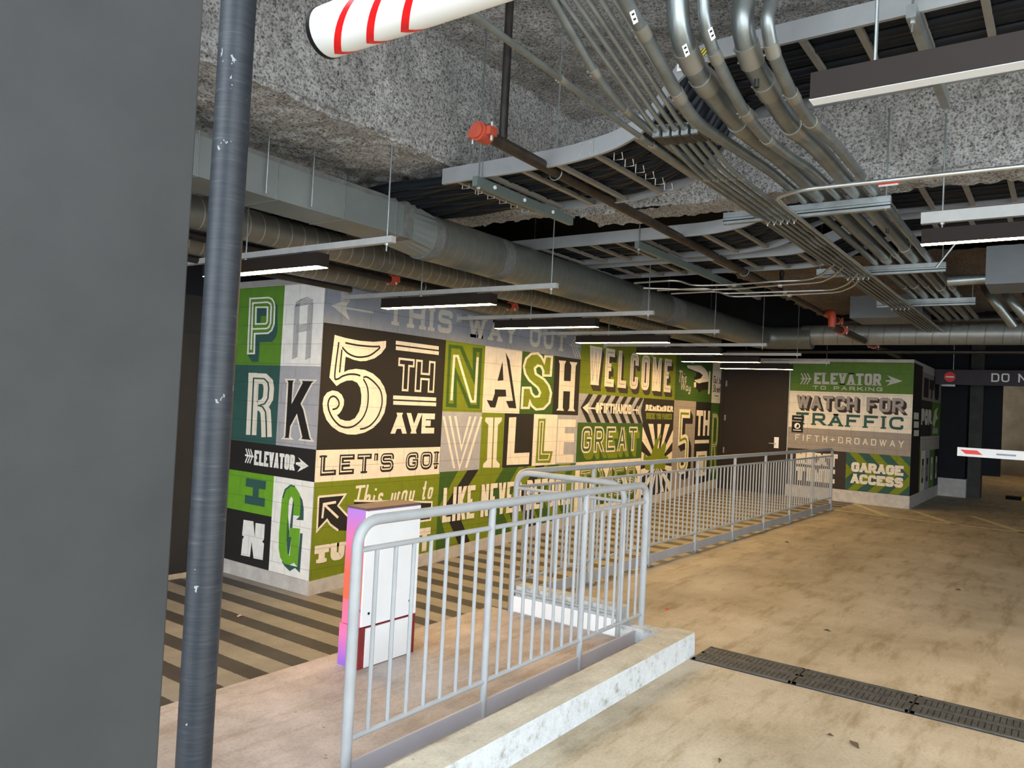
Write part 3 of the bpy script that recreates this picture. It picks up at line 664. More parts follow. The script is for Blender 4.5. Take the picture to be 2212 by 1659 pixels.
p = Panel('long', xW, xB, -.858, -.256, bg='dgreen'); T = text('GREAT', 10.19, 12.05, -.72, -.32, .085, gap=.42, rnd=.35)
for i in range(5): p.lines(T, .10, 'lime', (.018*(i+1), -.020*(i+1)))
p.lines(T, .095, 'cream').lines(T, .05, 'taupe').lines(T, .035, 'dgreen').build(wl, 'dark green field reading GREAT')
p = Panel('long'); p.poly([(xW, pb(xW)), (xB, pb(xB)), (xB, -.858), (xW, -.858)], 'cream'); T = text('TIMES', 10.2, 12.05, -1.46, -.97, .09, gap=.4, rnd=.4)
for i in range(4): p.lines(T, .11, 'dgreen', (.018*(i+1), -.02*(i+1)))
p.lines(T, .11, 'lime').lines(T, .045, 'cream').lines(T, .02, 'dgreen').build(wl, 'cream field reading TIMES')
p = Panel('long', xR, xT, .195, 1.10, bg='dgreen')
def Z4(u, v): return LP(1400+u/5.289, 740+v/5.289)
p.poly([Z4(*q) for q in ((455, 290), (540, 330), (590, 345), (625, 372), (600, 410), (530, 425), (520, 400), (545, 385), (550, 340), (450, 305))], 'dark')
p.poly([Z4(*q) for q in ((520, 480), (560, 455), (600, 465), (690, 445), (685, 535), (612, 545), (580, 575), (562, 540), (525, 500))], 'dark')
p.poly([Z4(*q) for q in ((440, 264), (455, 260), (600, 262), (642, 292), (680, 345), (690, 420), (682, 446), (610, 456), (580, 466), (548, 452), (525, 428), (560, 422), (600, 408), (622, 372), (588, 342), (540, 325), (452, 292))], 'cream')
p.lines([[Z4(703, 330), Z4(690, 588)]], .085, 'cream').lines([[Z4(520, 482), Z4(545, 482)]], .10, 'cream')
a = Z4(340, 450); b = Z4(440, 330); p.lines(text('This', a[0], b[0], a[1], b[1], .028, gap=.1, rnd=.5, slant=.15), .03, 'letgrey')
a = Z4(360, 575); b = Z4(490, 450); p.lines(text('Way', a[0], b[0], a[1]+.05, b[1], .028, gap=.1, rnd=.5, slant=.15), .03, 'letgrey')
p.build(wl, 'dark green field with a pointing hand and This Way')
p = Panel('long', xT, xX, .195, 1.10, bg='cream'); p.lines(text('Out to', 15.44, 15.88, .60, .76, .022, gap=.1, rnd=.5, slant=.1), .024, 'dark').lines(text('Street', 15.44, 15.86, .42, .58, .022, gap=.1, rnd=.5, slant=.1), .024, 'dark').rect(15.55, 15.75, .335, .352, 'dark').build(wl, 'cream field reading Out to Street')
p = Panel('long'); p.poly([(xR, pb(xR)), (xF, pb(xF)), (xF, .195), (xR, .195)], 'taupe'); T = text('5', 13.78, 14.30, -1.22, .03, .17, rnd=.5)
for i in range(5): p.lines(T, .17, 'dark', (.028*(i+1), -.022*(i+1)))
p.lines(T, .17, 'cream').lines(T, .045, 'lime').build(wl, 'taupe field with tall cream 5')
p = Panel('long'); p.poly([(xF, pb(xF)), (xT, pb(xT)), (xT, .195), (xF, .195)], 'dark'); p.lines(text('TH', 14.63, 15.33, -.48, .02, .10, gap=.2), .11, 'cream').rect(14.60, 15.34, -.64, -.57, 'cream').rect(14.7, 15.26, -1.30, -.80, 'cream').rect(14.80, 15.16, -1.22, -.88, 'lime').rect(14.86, 15.10, -1.22, -.95, 'cream').build(wl, 'black field with cream TH')
p = Panel('long'); p.poly([(xT, pb(xT)), (xX, pb(xX)), (xX, .195), (xT, .195)], 'dgreen'); T = text('R', 15.47, 15.83, -1.25, -.02, .10, rnd=.5); p.lines(T, .13, 'lime').lines(T, .05, 'cream').lines(T, .02, 'lime').build(wl, 'green field with outlined letter R')

# ------------------------------------------------------------------ mural, end wall and return
E0, EMID, E1 = 4.575, 3.46, 2.35
p = Panel('end', 4.575, E1, .512, 1.10, bg='fern'); T = text('ELEVATOR', 4.115, 2.90, .66, .885, .05, gap=.22, rnd=.3)
p.lines(T, .05, 'letgrey').serifs(T, .05, .02, 'letgrey').lines(text('TO PARKING', 4.13, 2.87, .555, .625, .014, gap=.5), .016, 'letgrey')
p.poly([(2.82, .74), (2.82, .765), (2.72, .775), (2.80, .86), (2.53, .755), (2.80, .66), (2.74, .735)], 'letgrey')
p.lines([[(4.37, .76), (4.17, .76)]]+[[(4.37-.06*i, .87), (4.31-.06*i, .76), (4.37-.06*i, .65)] for i in range(3)], .022, 'letgrey').build(we, 'green band reading ELEVATOR TO PARKING')
p = Panel('end', E0, E1, -.215, .512, bg='cream'); T = text('WATCH FOR', 4.43, 2.50, .17, .43, .05, gap=.25, rnd=.3)
for i in range(4): p.lines(T, .055, 'brown', (-.013*(i+1), -.012*(i+1)))
p.lines(T, .058, 'taupe').lines(T, .014, 'grey'); T = text('TRAFFIC', 4.43, 2.49, -.15, .085, .045, gap=.4, rnd=.45); p.lines(T, .05, 'teal').serifs(T, .05, .03, 'teal').build(we, 'cream band reading WATCH FOR TRAFFIC')
p = Panel('end', E0, E1, -.635, -.215, bg='taupe'); p.lines(text('FIFTH+BROADWAY', 4.43, 2.47, -.475, -.355, .015, gap=.8), .017, 'cream').build(we, 'taupe band reading FIFTH+BROADWAY')
p = Panel('end', E0, EMID, -1.363, -.635, bg='brown'); p.lines(text('NEXT', 4.40, 3.62, -.94, -.70, .075, gap=.2), .085, 'cream').lines(text('TIME', 4.40, 3.66, -1.26, -1.0, .075, gap=.2), .085, 'cream').build(we, 'brown field reading NEXT TIME')
p = Panel('end', EMID, E1, -1.363, -.635, bg='teal')
for i in range(4):
    y = 3.42-.36*i
    for zz in (-.637, -1.361):
        q = [(y, zz), (y-.17, zz), (y-.17-.34, -1.0), (y-.34, -1.0)]; q = clip(q, E1, EMID, -1.363, -.635)
        if len(q) > 2: p.poly(q, 'lime')
for y in (3.46,):
    q = [(y, -.85), (y-.14, -1.0), (y, -1.15)]; p.poly(q, 'lime')
p.lines(text('GARAGE', 3.36, 2.46, -1.00, -.82, .05, gap=.12, rnd=.4), .056, 'cream').lines(text('ACCESS', 3.36, 2.46, -1.22, -1.04, .05, gap=.12, rnd=.4), .056, 'cream').build(we, 'teal field with lime chevrons reading GARAGE ACCESS')
p = Panel('ret', 15.91, 16.95, -1.363, 1.10, bg='dark')
def Z5(u, v): return RP(1960+u/3.281, 770+v/3.281)
for v0, v1 in ((400, 445), (462, 505), (522, 565)):
    a = Z5(43, v1); b = Z5(80, v0); p.rect(a[0], b[0], a[1], b[1], 'cream')
p.build(we, 'black corner strip with small cream words')
p = Panel('ret', 16.95, 19.69, .45, 1.0, bg='taupe'); p.lines(text('ETO', 17.2, 19.3, .55, .86, .12, gap=.4), .2, 'dark').build(we, 'tan field with dark letters high on the return')
p = Panel('ret', 16.95, 18.4, -.27, .45, bg='brown'); p.lines(text('POR', 17.0, 18.3, -.02, .26, .10, gap=.3), .14, 'cream').build(we, 'brown field with cream letters on the return')
p = Panel('ret', 18.4, 19.69, -.27, .45, bg='green'); p.poly([(18.55, .0), (18.8, .28), (19.3, .36), (19.1, .2), (19.4, .12), (19.0, .05), (18.8, -.1)], 'cream').rect(18.6, 19.4, -.22, -.10, 'letgrey').build(we, 'green field with a cream shape on the return')
p = Panel('ret', 16.95, 19.69, -.56, -.27, bg='taupe')
for i in range(12): p.poly([(17.0+.22*i, -.27), (17.08+.22*i, -.27), (17.16+.22*i, -.56), (17.08+.22*i, -.56)], 'cream')
p.build(we, 'slanted pinstripe band on the return')
for a, b, c, l in ((16.95, 17.1, 'lime', 'lime'), (17.1, 17.7, 'cream', 'cream'), (17.7, 18.3, 'grey', 'grey'), (18.3, 19.0, 'green', 'green'), (19.0, 19.69, 'dark', 'black')):
    p = Panel('ret', a, b, -1.363, -.56, bg=c); x = (a+b)/2
    if b-a > .3: p.rect(x-.12, x+.12, -1.2, -.72, 'white' if c in ('green', 'dark') else 'brown').rect(x-.05, x+.05, -1.1, -.85, c)
    p.build(we, l+' upright strip low on the return')

# ------------------------------------------------------------------ ceiling: sprayed insulation, deck
from mathutils import noise as mnoise
def sheet(name, m, o, du, dv, lu, lv, step, nrm, amp, edge=.0, label=None):
    o, du, dv, nrm = (np.array(q, float) for q in (o, du, dv, nrm)); nu, nv = max(2, int(lu/step)), max(2, int(lv/step)); vs = []
    for j in range(nv+1):
        for i in range(nu+1):
            q = o+du*lu*i/nu+dv*lv*j/nv; v = Vector(q)
            d = amp*(1.2*mnoise.noise(v*1.3)+1.0*mnoise.noise(v*5)+.8*mnoise.noise(v*13)+.7*mnoise.noise(v*24)+.6*mnoise.noise(v*41))
            if edge and (i in (0, nu) or j in (0, nv)):
                e = edge*(mnoise.noise(v*4)+.6*mnoise.noise(v*17))
                q = q+(du*e if i in (0, nu) else dv*e)
            vs.append(q+nrm*d)
    fs = [(j*(nu+1)+i, j*(nu+1)+i+1, (j+1)*(nu+1)+i+1, (j+1)*(nu+1)+i) for j in range(nv) for i in range(nu)]
    b = MB(); b.add(vs, fs, m, True); return struct(b.build(name), label)
ZS, ZD = 1.60, 2.40
sheet('ceiling', FLUFF, (1.0, -4.5, ZD), (1, 0, 0), (0, 1, 0), 4.7, 8.0, .045, (0, 0, -1), .016, 0, 'rough sprayed grey ceiling over the entrance')
sheet('ceiling', FLUFF, (-2, 3.44, ZS-.02), (1, 0, 0), (0, 0, 1), 7.55, .84, .02, (0, -1, 0), .016, .02, 'rough sprayed side of the deep beam')
sheet('ceiling', FLUFF, (-2, 3.43, ZS), (1, 0, 0), (0, 1, 0), 7.5, 4.05, .03, (0, 0, -1), .018, .035, 'lower sprayed soffit above the walkway')
sheet('ceiling', FLUFF, (5.5, -6, ZS-.02), (0, 1, 0), (0, 0, 1), 9.5, .84, .022, (-1, 0, 0), .018, .02, 'rough sprayed side of the cross beam')
sheet('ceiling', FLUFF, (5.5, -6, ZS), (1, 0, 0), (0, 1, 0), .42, 9.4, .035, (0, 0, -1), .018, .07, 'sprayed underside of the cross beam')
sheet('ceiling', BROWNFLUFF, (8.4, -5, 1.68), (1, 0, 0), (0, 1, 0), 4.8, 8.35, .07, (0, 0, -1), .02, .06, 'brownish sprayed soffit deep in the garage')
b = MB(); b.box(1.0, 34, -9, 7.7, 2.47, 2.6, DARKDECK); b.box(5.93, 5.97, -9, 7.6, 1.75, 2.5, DARKDECK); b.box(-2, 5.55, 3.5, 7.6, 1.66, 2.5, DARKDECK)
b.box(13.2, 13.3, -9, 7.6, 1.5, 2.5, DARKDECK); struct(b.build('ceiling'), 'dark deck above the pipes')

# ------------------------------------------------------------------ railings
def railing(name, label, axis, c, a0, a1, posts, zt, zmid, zlow, zfoot, plate=None, r=.0235, rp=.0185, sp=.109, foot=True, rb=.0095, skew=0.):
    Q = (lambda a, z, o=0: (a, c+o+skew*(a-a0), z)) if axis == 'x' else (lambda a, z, o=0: (c+o, a, z))
    t = thing(name, Q((a0+a1)/2, zfoot(a0)), label, 'railing')
    b = MB(); b.tube(fillet([Q(a0, zfoot(a0)), Q(a0, zt), Q(a1, zt), Q(a1, zfoot(a1))], .12, 8), r, None, 14); b.build('top_rail', RAIL, t)
    MB().cyl(Q(a0, zmid), Q(a1, zmid), .0125).build('mid_rail', RAIL, t); MB().cyl(Q(a0, zlow), Q(a1, zlow), .0125).build('bottom_rail', RAIL, t)
    for q in posts: MB().cyl(Q(q, zfoot(q)), Q(q, zt), rp).build('post', RAIL, t)
    es = [a0]+list(posts)+[a1]
    for e0, e1 in zip(es[:-1], es[1:]):
        n = max(1, round(abs(e1-e0)/sp)-1)
        for i in range(1, n+1):
            a = e0+(e1-e0)*i/(n+1); MB().cyl(Q(a, zlow), Q(a, zmid), rb, None, 8).build('baluster', RAIL, t)
    if plate:
        z0, z1 = plate; lo, hi = min(a0, a1), max(a0, a1)
        b = MB(); b.add([Q(a, z, o) for a in (lo, hi) for z, o in ((z0, -.006), (z0, .006), (z1, .006), (z1, -.006))], [(0, 1, 2, 3), (4, 7, 6, 5), (0, 4, 5, 1), (1, 5, 6, 2), (2, 6, 7, 3), (3, 7, 4, 0)]); b.build('toe_board', (TOEL if c < 3 else TOE) if axis == 'x' else WHITEP, t)
    if foot:
        for q in es:
            z = zfoot(q); x, y, _ = Q(q, z); bp = MB().box(x-.05, x+.05, y-.045, y+.045, z, z+.012).build('base_plate', GALVD, t)
            b = MB()
            for dx in (-.036, .036): b.cyl((x+dx, y-.03, z+.01), (x+dx, y-.03, z+.03), .009, None, 6)
            b.build('anchor_bolts', BOLT, bp)
    return t
railing('guard_railing', 'nearest grey guard railing, in front of the painted cabinet behind the white curb', 'x', 2.37, 2.25, 4.95, [3.17, 4.115], -.525, -.645, -1.42, lambda a: -1.598, (-1.598, -1.517), foot=False)
railing('guard_railing', 'short grey railing running back between the two longer railings', 'y', 4.87, 3.42, 2.50, [], -.535, -.655, -1.44, lambda a: -1.598, (-1.59, -1.475), r=.022, foot=False)
railing('guard_railing', 'longest grey railing, along the edge of the striped walkway below the mural', 'x', 3.465, 4.93, 14.25, [4.93+1.165*i for i in range(1, 8)], -.54, -.655, -1.385, lambda a: -1.598, (-1.572, -1.478), sp=.112, skew=-.0145)
# curbs
def rough(o, strength=.02):
    tx = bpy.data.textures.new('chip', 'CLOUDS'); tx.noise_scale = .05; s = o.modifiers.new('sub', 'SUBSURF'); s.subdivision_type = 'SIMPLE'; s.levels = s.render_levels = 5
    d = o.modifiers.new('chips', 'DISPLACE'); d.texture = tx; d.strength = strength; d.mid_level = .6; d.texture_coords = 'GLOBAL'
b = MB(); X0, X1 = .3, 4.90
b.add([(X0, 1.95, -1.62), (X1, 1.95, -1.62), (X1, 2.13, -1.62), (X0, 2.13, -1.62), (X0, 1.955, -1.45), (X1, 1.955, -1.45), (X1, 2.13, -1.45), (X0, 2.13, -1.45)], [(0, 1, 5, 4), (1, 2, 6, 5), (2, 3, 7, 6), (3, 0, 4, 7)], WASH)
b.add([(X0, 1.955, -1.45), (X1, 1.955, -1.45), (X1, 2.13, -1.45), (X0, 2.13, -1.45)], [(0, 1, 2, 3)], CURBM)
tag(b.build('curb'), 'low concrete curb with whitewashed side in front of the nearest railing', 'curb')
b = MB(); b.box(4.86, 4.99, 2.13, 2.48, -1.62, -1.50, WASH); tag(b.build('curb'), 'chipped pale curb stub behind the end of the front curb', 'curb')
b = MB(); b.box(4.89, 5.02, 2.50, 3.40, -1.62, -1.40, WASH); tag(b.build('curb'), 'rough white curb under the short railing', 'curb')

# ------------------------------------------------------------------ painted cabinet behind the front railing
cx0, cx1, cy0, cy1, cz0, cz1 = 3.20, 3.655, 3.30, 3.47, -1.598, -.675
t = thing('gate_operator_cabinet', ((cx0+cx1)/2, (cy0+cy1)/2, cz0), 'upright cabinet painted purple to orange with a white back, behind the nearest railing', 'cabinet')
b = MB(); b.box(cx0, cx1, cy0+.012, cy1, -1.355, cz1, FADE); b.build('upper_body', None, t)
b = MB(); b.box(cx0-.012, cx1+.006, cy0+.018, cy1+.004, cz0, -1.357, FADE); b.build('lower_body', None, t)
b = MB(); b.box(cx0-.004, cx1+.004, cy0+.004, cy1+.004, cz1, cz1+.012, mat('brownish_cabinet_top', (.17, .10, .085), .35, .2)); tag(b.build('top', None, t), 'brownish top')
b = MB(); b.box(cx0-.002, cx1+.002, cy0, cy0+.012, -1.352, cz1-.004, WHITEP); b.build('upper_back_panel', None, t)
b = MB(); b.box(cx0-.01, cx1+.006, cy0+.004, cy0+.018, cz0, -1.36, MAROON); b.build('lower_frame', None, t)
b = MB(); b.box(cx0+.035, cx1-.05, cy0-.002, cy0+.004, cz0+.004, -1.366, WHITEP); b.build('lower_back_panel', None, t)
for x, z in ((3.25, -.755), (3.595, -.752), (3.595, -1.266), (3.25, -1.28)): MB().cyl((x, cy0+.002, z), (x, cy0-.004, z), .008, None, 10).build('screw', BLK, t)
MB().cyl((cx0-.001, cy0+.03, -.80), (cx0-.02, cy0+.03, -.80), .016, None, 12).build('lock', GALVD, t)
MB().cyl((cx0-.001, cy0+.03, -1.26), (cx0-.008, cy0+.03, -1.26), .012, None, 12).build('lock', BLK, t)

# ------------------------------------------------------------------ dark vertical pipe and striped clearance bar
b = MB(); b.cyl((1.60, 2.44, -1.598), (1.60, 2.44, 2.47), .0605, None, 28)
tag(b.build('standpipe', PIPEC), 'scuffed blue black vertical pipe beside the charcoal pillar', 'pipe')
zb_ = 1.0; a = atZ(zb_, 707, 70); ax_, ay_ = a[0], a[1]; rb_ = .068
t = thing('clearance_bar', (ax_, ay_, zb_), 'white round clearance bar with red bands hanging overhead', 'clearance bar')
MB().cyl((ax_, ay_, zb_), (ax_, -1.6, zb_), rb_, None, 32).build('tube', WHITEP, t)
MB().cyl((ax_, ay_+.008, zb_), (ax_, ay_-.006, zb_), rb_+.0015, None, 32).build('end_cap', BLK, t)
for s_ in (.05, .175, .30):
    b = MB(); n = 32; w_ = .028; vs = []; k = [(0, n)]
    for i in range(n):
        an = 2*PI*i/n
        f_ = abs(((an-1.5*PI+PI) % (2*PI))-PI)/PI
        for d in (-.5, .5): vs.append((ax_+(rb_+.0008)*math.cos(an), ay_-s_-.21*f_-d*w_, zb_+(rb_+.0008)*math.sin(an)))
    b.add(vs, [(2*i, 2*i+1, (2*i+3) % (2*n), (2*i+2) % (2*n)) for i in range(n)], None, True); b.build('red_band', REDREF, t)
for dy in (.35, 1.6): MB().cyl((ax_, ay_-dy, zb_+rb_), (ax_, ay_-dy, 2.45), .004, None, 6).build('hanging_wire', GALVD, t)
b = MB(); b.box(1.95, 2.5, 2.6, 3.2, 2.18, 2.40); tag(b.build('junction_box', SHEET), 'plain grey sheet metal box on the ceiling above the clearance bar', 'box')

# ------------------------------------------------------------------ ducts
t = thing('air_duct', (4.3, 4.25, 1.1), 'large grey duct changing from square to round, running to the far cross duct', 'duct')
yc, zc, rr = 4.22, 1.285, .185
b = MB(); b.box(-2, 4.22, 4.05, 4.40, 1.19, 1.45, SHEET); b.build('rectangular_section', None, t)
for x in (1.9, 2.45, 3.0, 3.55, 4.05): MB().box(x, x+.006, 4.045, 4.405, 1.186, 1.454).build('joint_seam', GALV, t)
sq = [(4.05, 1.19), (4.05, 1.45), (4.40, 1.45), (4.40, 1.19)]; vs = []; n = 24
for i in range(n):
    an = -3*PI/4-2*PI*i/n; cyq, czq = math.cos(an), math.sin(an); k = 1/max(abs(cyq), abs(czq)); vs.append((4.22, yc+.005+cyq*k*.175, 1.32+czq*k*.13))
for i in range(n):
    an = -3*PI/4-2*PI*i/n; vs.append((4.55, yc+rr*math.cos(an), zc+rr*math.sin(an)))
b = MB(); b.add(vs, [(i, (i+1) % n, n+(i+1) % n, n+i) for i in range(n)], SHEET); b.build('transition', None, t)
MB().box(4.13, 4.235, 4.046, 4.404, 1.186, 1.454).build('seal_band', MASTIC, t)
for x0, x1 in ((4.50, 4.60), (5.42, 5.56), (8.1, 8.3), (9.0, 9.35)): MB().cyl((x0, yc, zc), (x1, yc, zc), rr+.003, None, 36).build('seal_band', MASTIC, t)
b = MB(); b.tube(fillet([(4.52, yc, zc), (12.95, yc, zc), (12.95, 3.4, zc)], .34, 10), rr, DUCTX, 36); b.build('round_section', None, t)
b = MB(); xs_ = [-2+.12*i for i in range(53)]; random.seed(5); zz_ = [1.415+.012*random.random() for _ in xs_]
b.add([(x, 4.047, z) for x, z in zip(xs_, zz_)]+[(x, 4.047, 1.452) for x in xs_], [(i, i+1, 54+i, 53+i) for i in range(52)], MASTIC); b.build('edge_sealant', None, t)
tag(MB().cyl((2.74, 4.044, 1.36), (2.74, 4.04, 1.36), .012, YELL, 14).build('inspection_sticker', None, t), 'round yellow sticker')
b = MB(); b.cyl((13.45, 5, 1.10), (13.45, -7, 1.10), .03, None, 10); tag(b.build('black_pipe', BLACKP), 'thin black pipe below the galvanised cross duct', 'pipe')
b = MB(); b.cyl((12.95, 3.55, 1.33), (12.95, -7, 1.30), .162, DUCTY, 32); tag(b.build('cross_duct'), 'shiny galvanised cross duct above the elevator wall', 'duct')
b = MB(); b.cyl((0, 5.25, 1.27), (13.5, 5.25, 1.295), .125, DUCTSMALL, 28); tag(b.build('spiral_duct'), 'upper spiral duct behind the large duct', 'duct')
b = MB(); b.cyl((-1, 5.87, 1.185), (12.5, 5.87, 1.185), .115, DUCTSMALL, 28); tag(b.build('spiral_duct'), 'lower spiral duct lying along the top of the mural wall', 'duct')
for x, y in ((2.9, 4.02), (3.25, 4.02), (5.0, 5.05), (5.9, 5.05)):
    b = MB(); b.cyl((x, y, 1.20), (x, y, 1.62), .005, None, 6); tag(b.build('hanger_rod', GALVD), 'thin steel duct hanger rod near the square duct', 'rod', 'duct hanger rods')

# ------------------------------------------------------------------ sprinkler pipes
def pipe_hanger(t, x, y, z, r, top, ax=(1, 0, 0)):
    b = MB(); b.ring((x, y, z-.01), ax, r+.012, .004, None, 18, 6); b.cyl((x, y, z+r), (x, y, z+r+.05), .009, None, 8); b.cyl((x, y, z+r+.04), (x, y, top), .0048, None, 6); b.build('ring_hanger', GALV, t)
def coupling(t, a, ax, r, m=REDC):
    a = np.array(a, float); ax = np.array(ax, float); b = MB(); b.cyl(a-ax*.04, a+ax*.04, r+.016, m, 20)
    up = np.array([0, 0, 1.]); sd = np.cross(ax, up)
    for s_ in (-1, 1):
        c = a+sd*s_*(r+.022); b.box(c[0]-.03, c[0]+.03, c[1]-.02, c[1]+.02, c[2]-.03, c[2]+.03, m)
        b.cyl(c-up*.05, c+up*.05, .009, BOLT, 8)
    o = b.build('coupling', m, t); o['label'] = 'orange red clamp coupling'; return o
yS, zS, rS = 2.625, 1.45, .034
t = thing('sprinkler_pipe', (3.2, yS, zS), 'long rusty black sprinkler pipe crossing under the cable trays', 'pipe')
MB().cyl((3.27, yS, zS), (12.0, 2.78, zS-.03), rS, None, 18).build('main_pipe', RUSTP, t)
MB().cyl((3.43, yS, zS+.02), (3.43, yS, 2.40), .024, None, 16).build('riser', BLACKP, t)
b = MB(); b.cyl((3.20, yS, zS), (3.29, yS, zS), .052, REDC, 22); b.cyl((3.185, yS, zS), (3.20, yS, zS), .040, REDC, 22)
for s_ in (-1, 1):
    b.box(3.215, 3.275, yS+s_*.062-.016, yS+s_*.062+.016, zS-.022, zS+.022, REDC); b.cyl((3.245, yS+s_*.064, zS-.05), (3.245, yS+s_*.064, zS+.05), .008, BOLT, 8)
b.build('end_cap', None, t)['label'] = 'orange red end cap'
pipe_hanger(t, 4.0, yS+.01, zS, rS, 2.38); a = atY(2.68, 1610, 590); pipe_hanger(t, a[0], 2.69, zS-.01, rS, 2.4)
a = atY(2.70, 1688, 610); MB().cyl((a[0], 2.70, zS), (a[0], 2.70, zS+.30), .022, None, 12).build('stub_riser', BLACKP, t); MB().cyl((a[0], 2.70, zS+.14), (a[0], 2.70, zS+.18), .03, None, 12).build('riser_coupling', RUSTP, t)
t = thing('sprinkler_main', (12, 2.7, 1.2), 'thick dark sprinkler main with red couplings in front of the cross duct', 'pipe')
MB().cyl((10.8, 2.60, 1.225), (16.9, 2.62, 1.225), .05, None, 18).build('main_pipe', RUSTP, t)
MB().tube(fillet([(10.82, 2.60, 1.215), (10.82, 2.60, 1.40), (11.0, 2.72, 1.42)], .08), .05, None, 16).build('elbow', REDC, t)
coupling(t, (11.35, 2.60, 1.225), (1, 0, 0), .05); coupling(t, (13.6, 2.61, 1.225), (1, 0, 0), .05); coupling(t, (11.9, 2.775, 1.42), (1, 0, 0), .034)
MB().cyl((12.35, 2.9, 1.46), (12.35, -7, 1.46), .062, None, 16).build('cross_pipe', BLACKP, t)
t = thing('sprinkler_pipe', (5, 5.2, 1.12), 'black sprinkler pipe with red coupling above the light fixtures by the mural', 'pipe')
y_, z_ = 5.42, 1.145
MB().cyl((-1, y_, z_), (13.0, y_, z_-.02), .034, None, 16).build('main_pipe', BLACKP, t)
for u, v in ((848, 600), (1105, 661)): a = atY(y_, u, v); coupling(t, (a[0], y_, z_-.005), (1, 0, 0), .034)
for u in (913, 1115, 1340): a = atY(y_, u, 620); pipe_hanger(t, a[0], y_, z_, .034, 1.7)
b = MB(); b.cyl((-1, 5.55, .985), (5.0, 5.55, .985), .03, None, 12); tag(b.build('black_pipe', BLACKP), 'thin black pipe glimpsed between the charcoal pillar and the vertical pipe', 'pipe')

# ------------------------------------------------------------------ cable trays and cables
def tray(label, x0, x1, prof, rung0=.2, step=.235, seg=()):
    pr_ = fillet([(0, y, z) for y, z in prof], .45, 9); t = thing('cable_tray', (x0, prof[0][0], prof[0][1]), label, 'cable tray')
    def side(x, sg, nm):
        b = MB(); vs = []
        for q in pr_:
            for dx, dz in ((0, 0), (.022*sg, 0), (.022*sg, .004), (.004*sg, .004), (.004*sg, .100), (.022*sg, .100), (.022*sg, .104), (0, .104)): vs.append((x+dx, q[1], q[2]+dz))
        n = 8; N = len(pr_); b.add(vs, [(i*n+k, i*n+(k+1) % n, (i+1)*n+(k+1) % n, (i+1)*n+k) for i in range(N-1) for k in range(n)]+[tuple(range(n)), tuple((N-1)*n+k for k in range(n))], ALU)
        b.build(nm, None, t)
    side(x0, 1, 'side_rail'); side(x1, -1, 'side_rail')
    d = 0; nxt = rung0
    for a, b_ in zip(pr_[:-1], pr_[1:]):
        l = np.linalg.norm(b_-a)
        while nxt <= d+l:
            q = a+(b_-a)*(nxt-d)/l; MB().box(x0+.003, x1-.003, q[1]-.016, q[1]+.016, q[2]+.004, q[2]+.028).build('rung', RUNG, t); nxt += step
        d += l
    for y in seg:
        q = min(pr_, key=lambda p_: abs(p_[1]-y)); b = MB(); b.box(x0-.004, x0, y-.05, y+.05, q[2]+.004, q[2]+.1, ALU)
        for dy in (-.035, .035):
            for dz in (.02, .084): b.cyl((x0-.004, y+dy, q[2]+dz), (x0-.01, y+dy, q[2]+dz), .007, BOLT, 8)
        b.build('splice_plate', ALU, t)
    return t, pr_
def cables(x0, x1, prof, n, label, ext=None, r=.034):
    first = None; w_ = (x1-x0-.10)/n
    for i in range(n):
        x = x0+.05+w_*(i+.5); pts = [(x, y, z+.03+r) for y, z in prof]
        if ext: pts = [(x+e[0], e[1], e[2]) for e in ext]+pts
        pts = fillet(pts, .5, 5)
        for k, q in enumerate(pts): q[2] += .012*math.sin(i*2.1+k*.7); q[0] += .006*math.sin(i*1.3+k*.5)
        b = MB(); b.tube(pts, r, CABLE, 10); tag(b.build('power_cable'), label, 'cable', label.replace('black ', '')+'s')
p1 = [(3.44, 1.43), (2.45, 1.43), (2.14, 1.47), (1.96, 1.54), (1.86, 1.66), (1.77, 1.80), (1.64, 1.86), (-5, 1.90)]
t, _ = tray('nearest aluminium cable tray, bending up over the conduits', 3.85, 4.77, p1, .12, .26, (2.33,))
def rail_sticker(t, x, u, v, du, dv, m, nm):
    a, c = atX(x, u, v), atX(x, u+du, v+dv); MB().box(x-.0075, x-.0055, min(a[1], c[1]), max(a[1], c[1]), min(a[2], c[2]), max(a[2], c[2])).build(nm, m, t)
def hazard():
    q = NT('yellow_black_hazard_sticker'); x, y, z = q.sep(q.pos()); q.col(q.mix(q.math('LESS_THAN', q.math('FRACT', q.math('MULTIPLY', q.math('ADD', y, z), 45.)), .4), (.62, .50, .02), (.02, .02, .02))); return q.done(.5)
HAZ = hazard(); rail_sticker(t, 3.85, 1514, 122, 22, -20, HAZ, 'hazard_sticker'); rail_sticker(t, 3.85, 1463, 156, 18, -20, LABEL, 'paper_label')
for i in range(6):
    for y in (3.33, 2.18):
        x = 3.97+.14*i; zq = p1[0][1]+(.0 if y > 3 else .03)
        MB().tube([(x, y-.02, zq+.03), (x, y-.03, zq-.012), (x, y+.03, zq-.012), (x, y+.03, zq+.07)], .003, TIE, 5).build('cable_tie', TIE, t)
cables(3.85, 4.77, p1, 11, 'black power cable lying in the nearest cable tray', [(-.25, 6.6, 1.40), (-.1, 5.2, 1.44), (-.03, 4.2, 1.47)])
p2 = [(6.2, 1.45), (2.40, 1.45), (2.10, 1.49), (1.93, 1.56), (1.80, 1.65), (1.64, 1.68), (-5, 1.68)]
t2, _ = tray('second cable tray back, ending in a curve above the long sprinkler pipe', 6.0, 6.85, p2, .2, .27, (2.75,)); rail_sticker(t2, 6.0, 1570, 482, 30, -20, LABEL, 'paper_label'); rail_sticker(t2, 6.0, 1602, 474, 18, -16, HAZ, 'hazard_sticker'); cables(6.0, 6.85, p2, 8, 'black power cable lying in the second cable tray', None, .032)
p3 = [(6.0, 1.45), (1.9, 1.45), (1.4, 1.68), (-5, 1.68)]
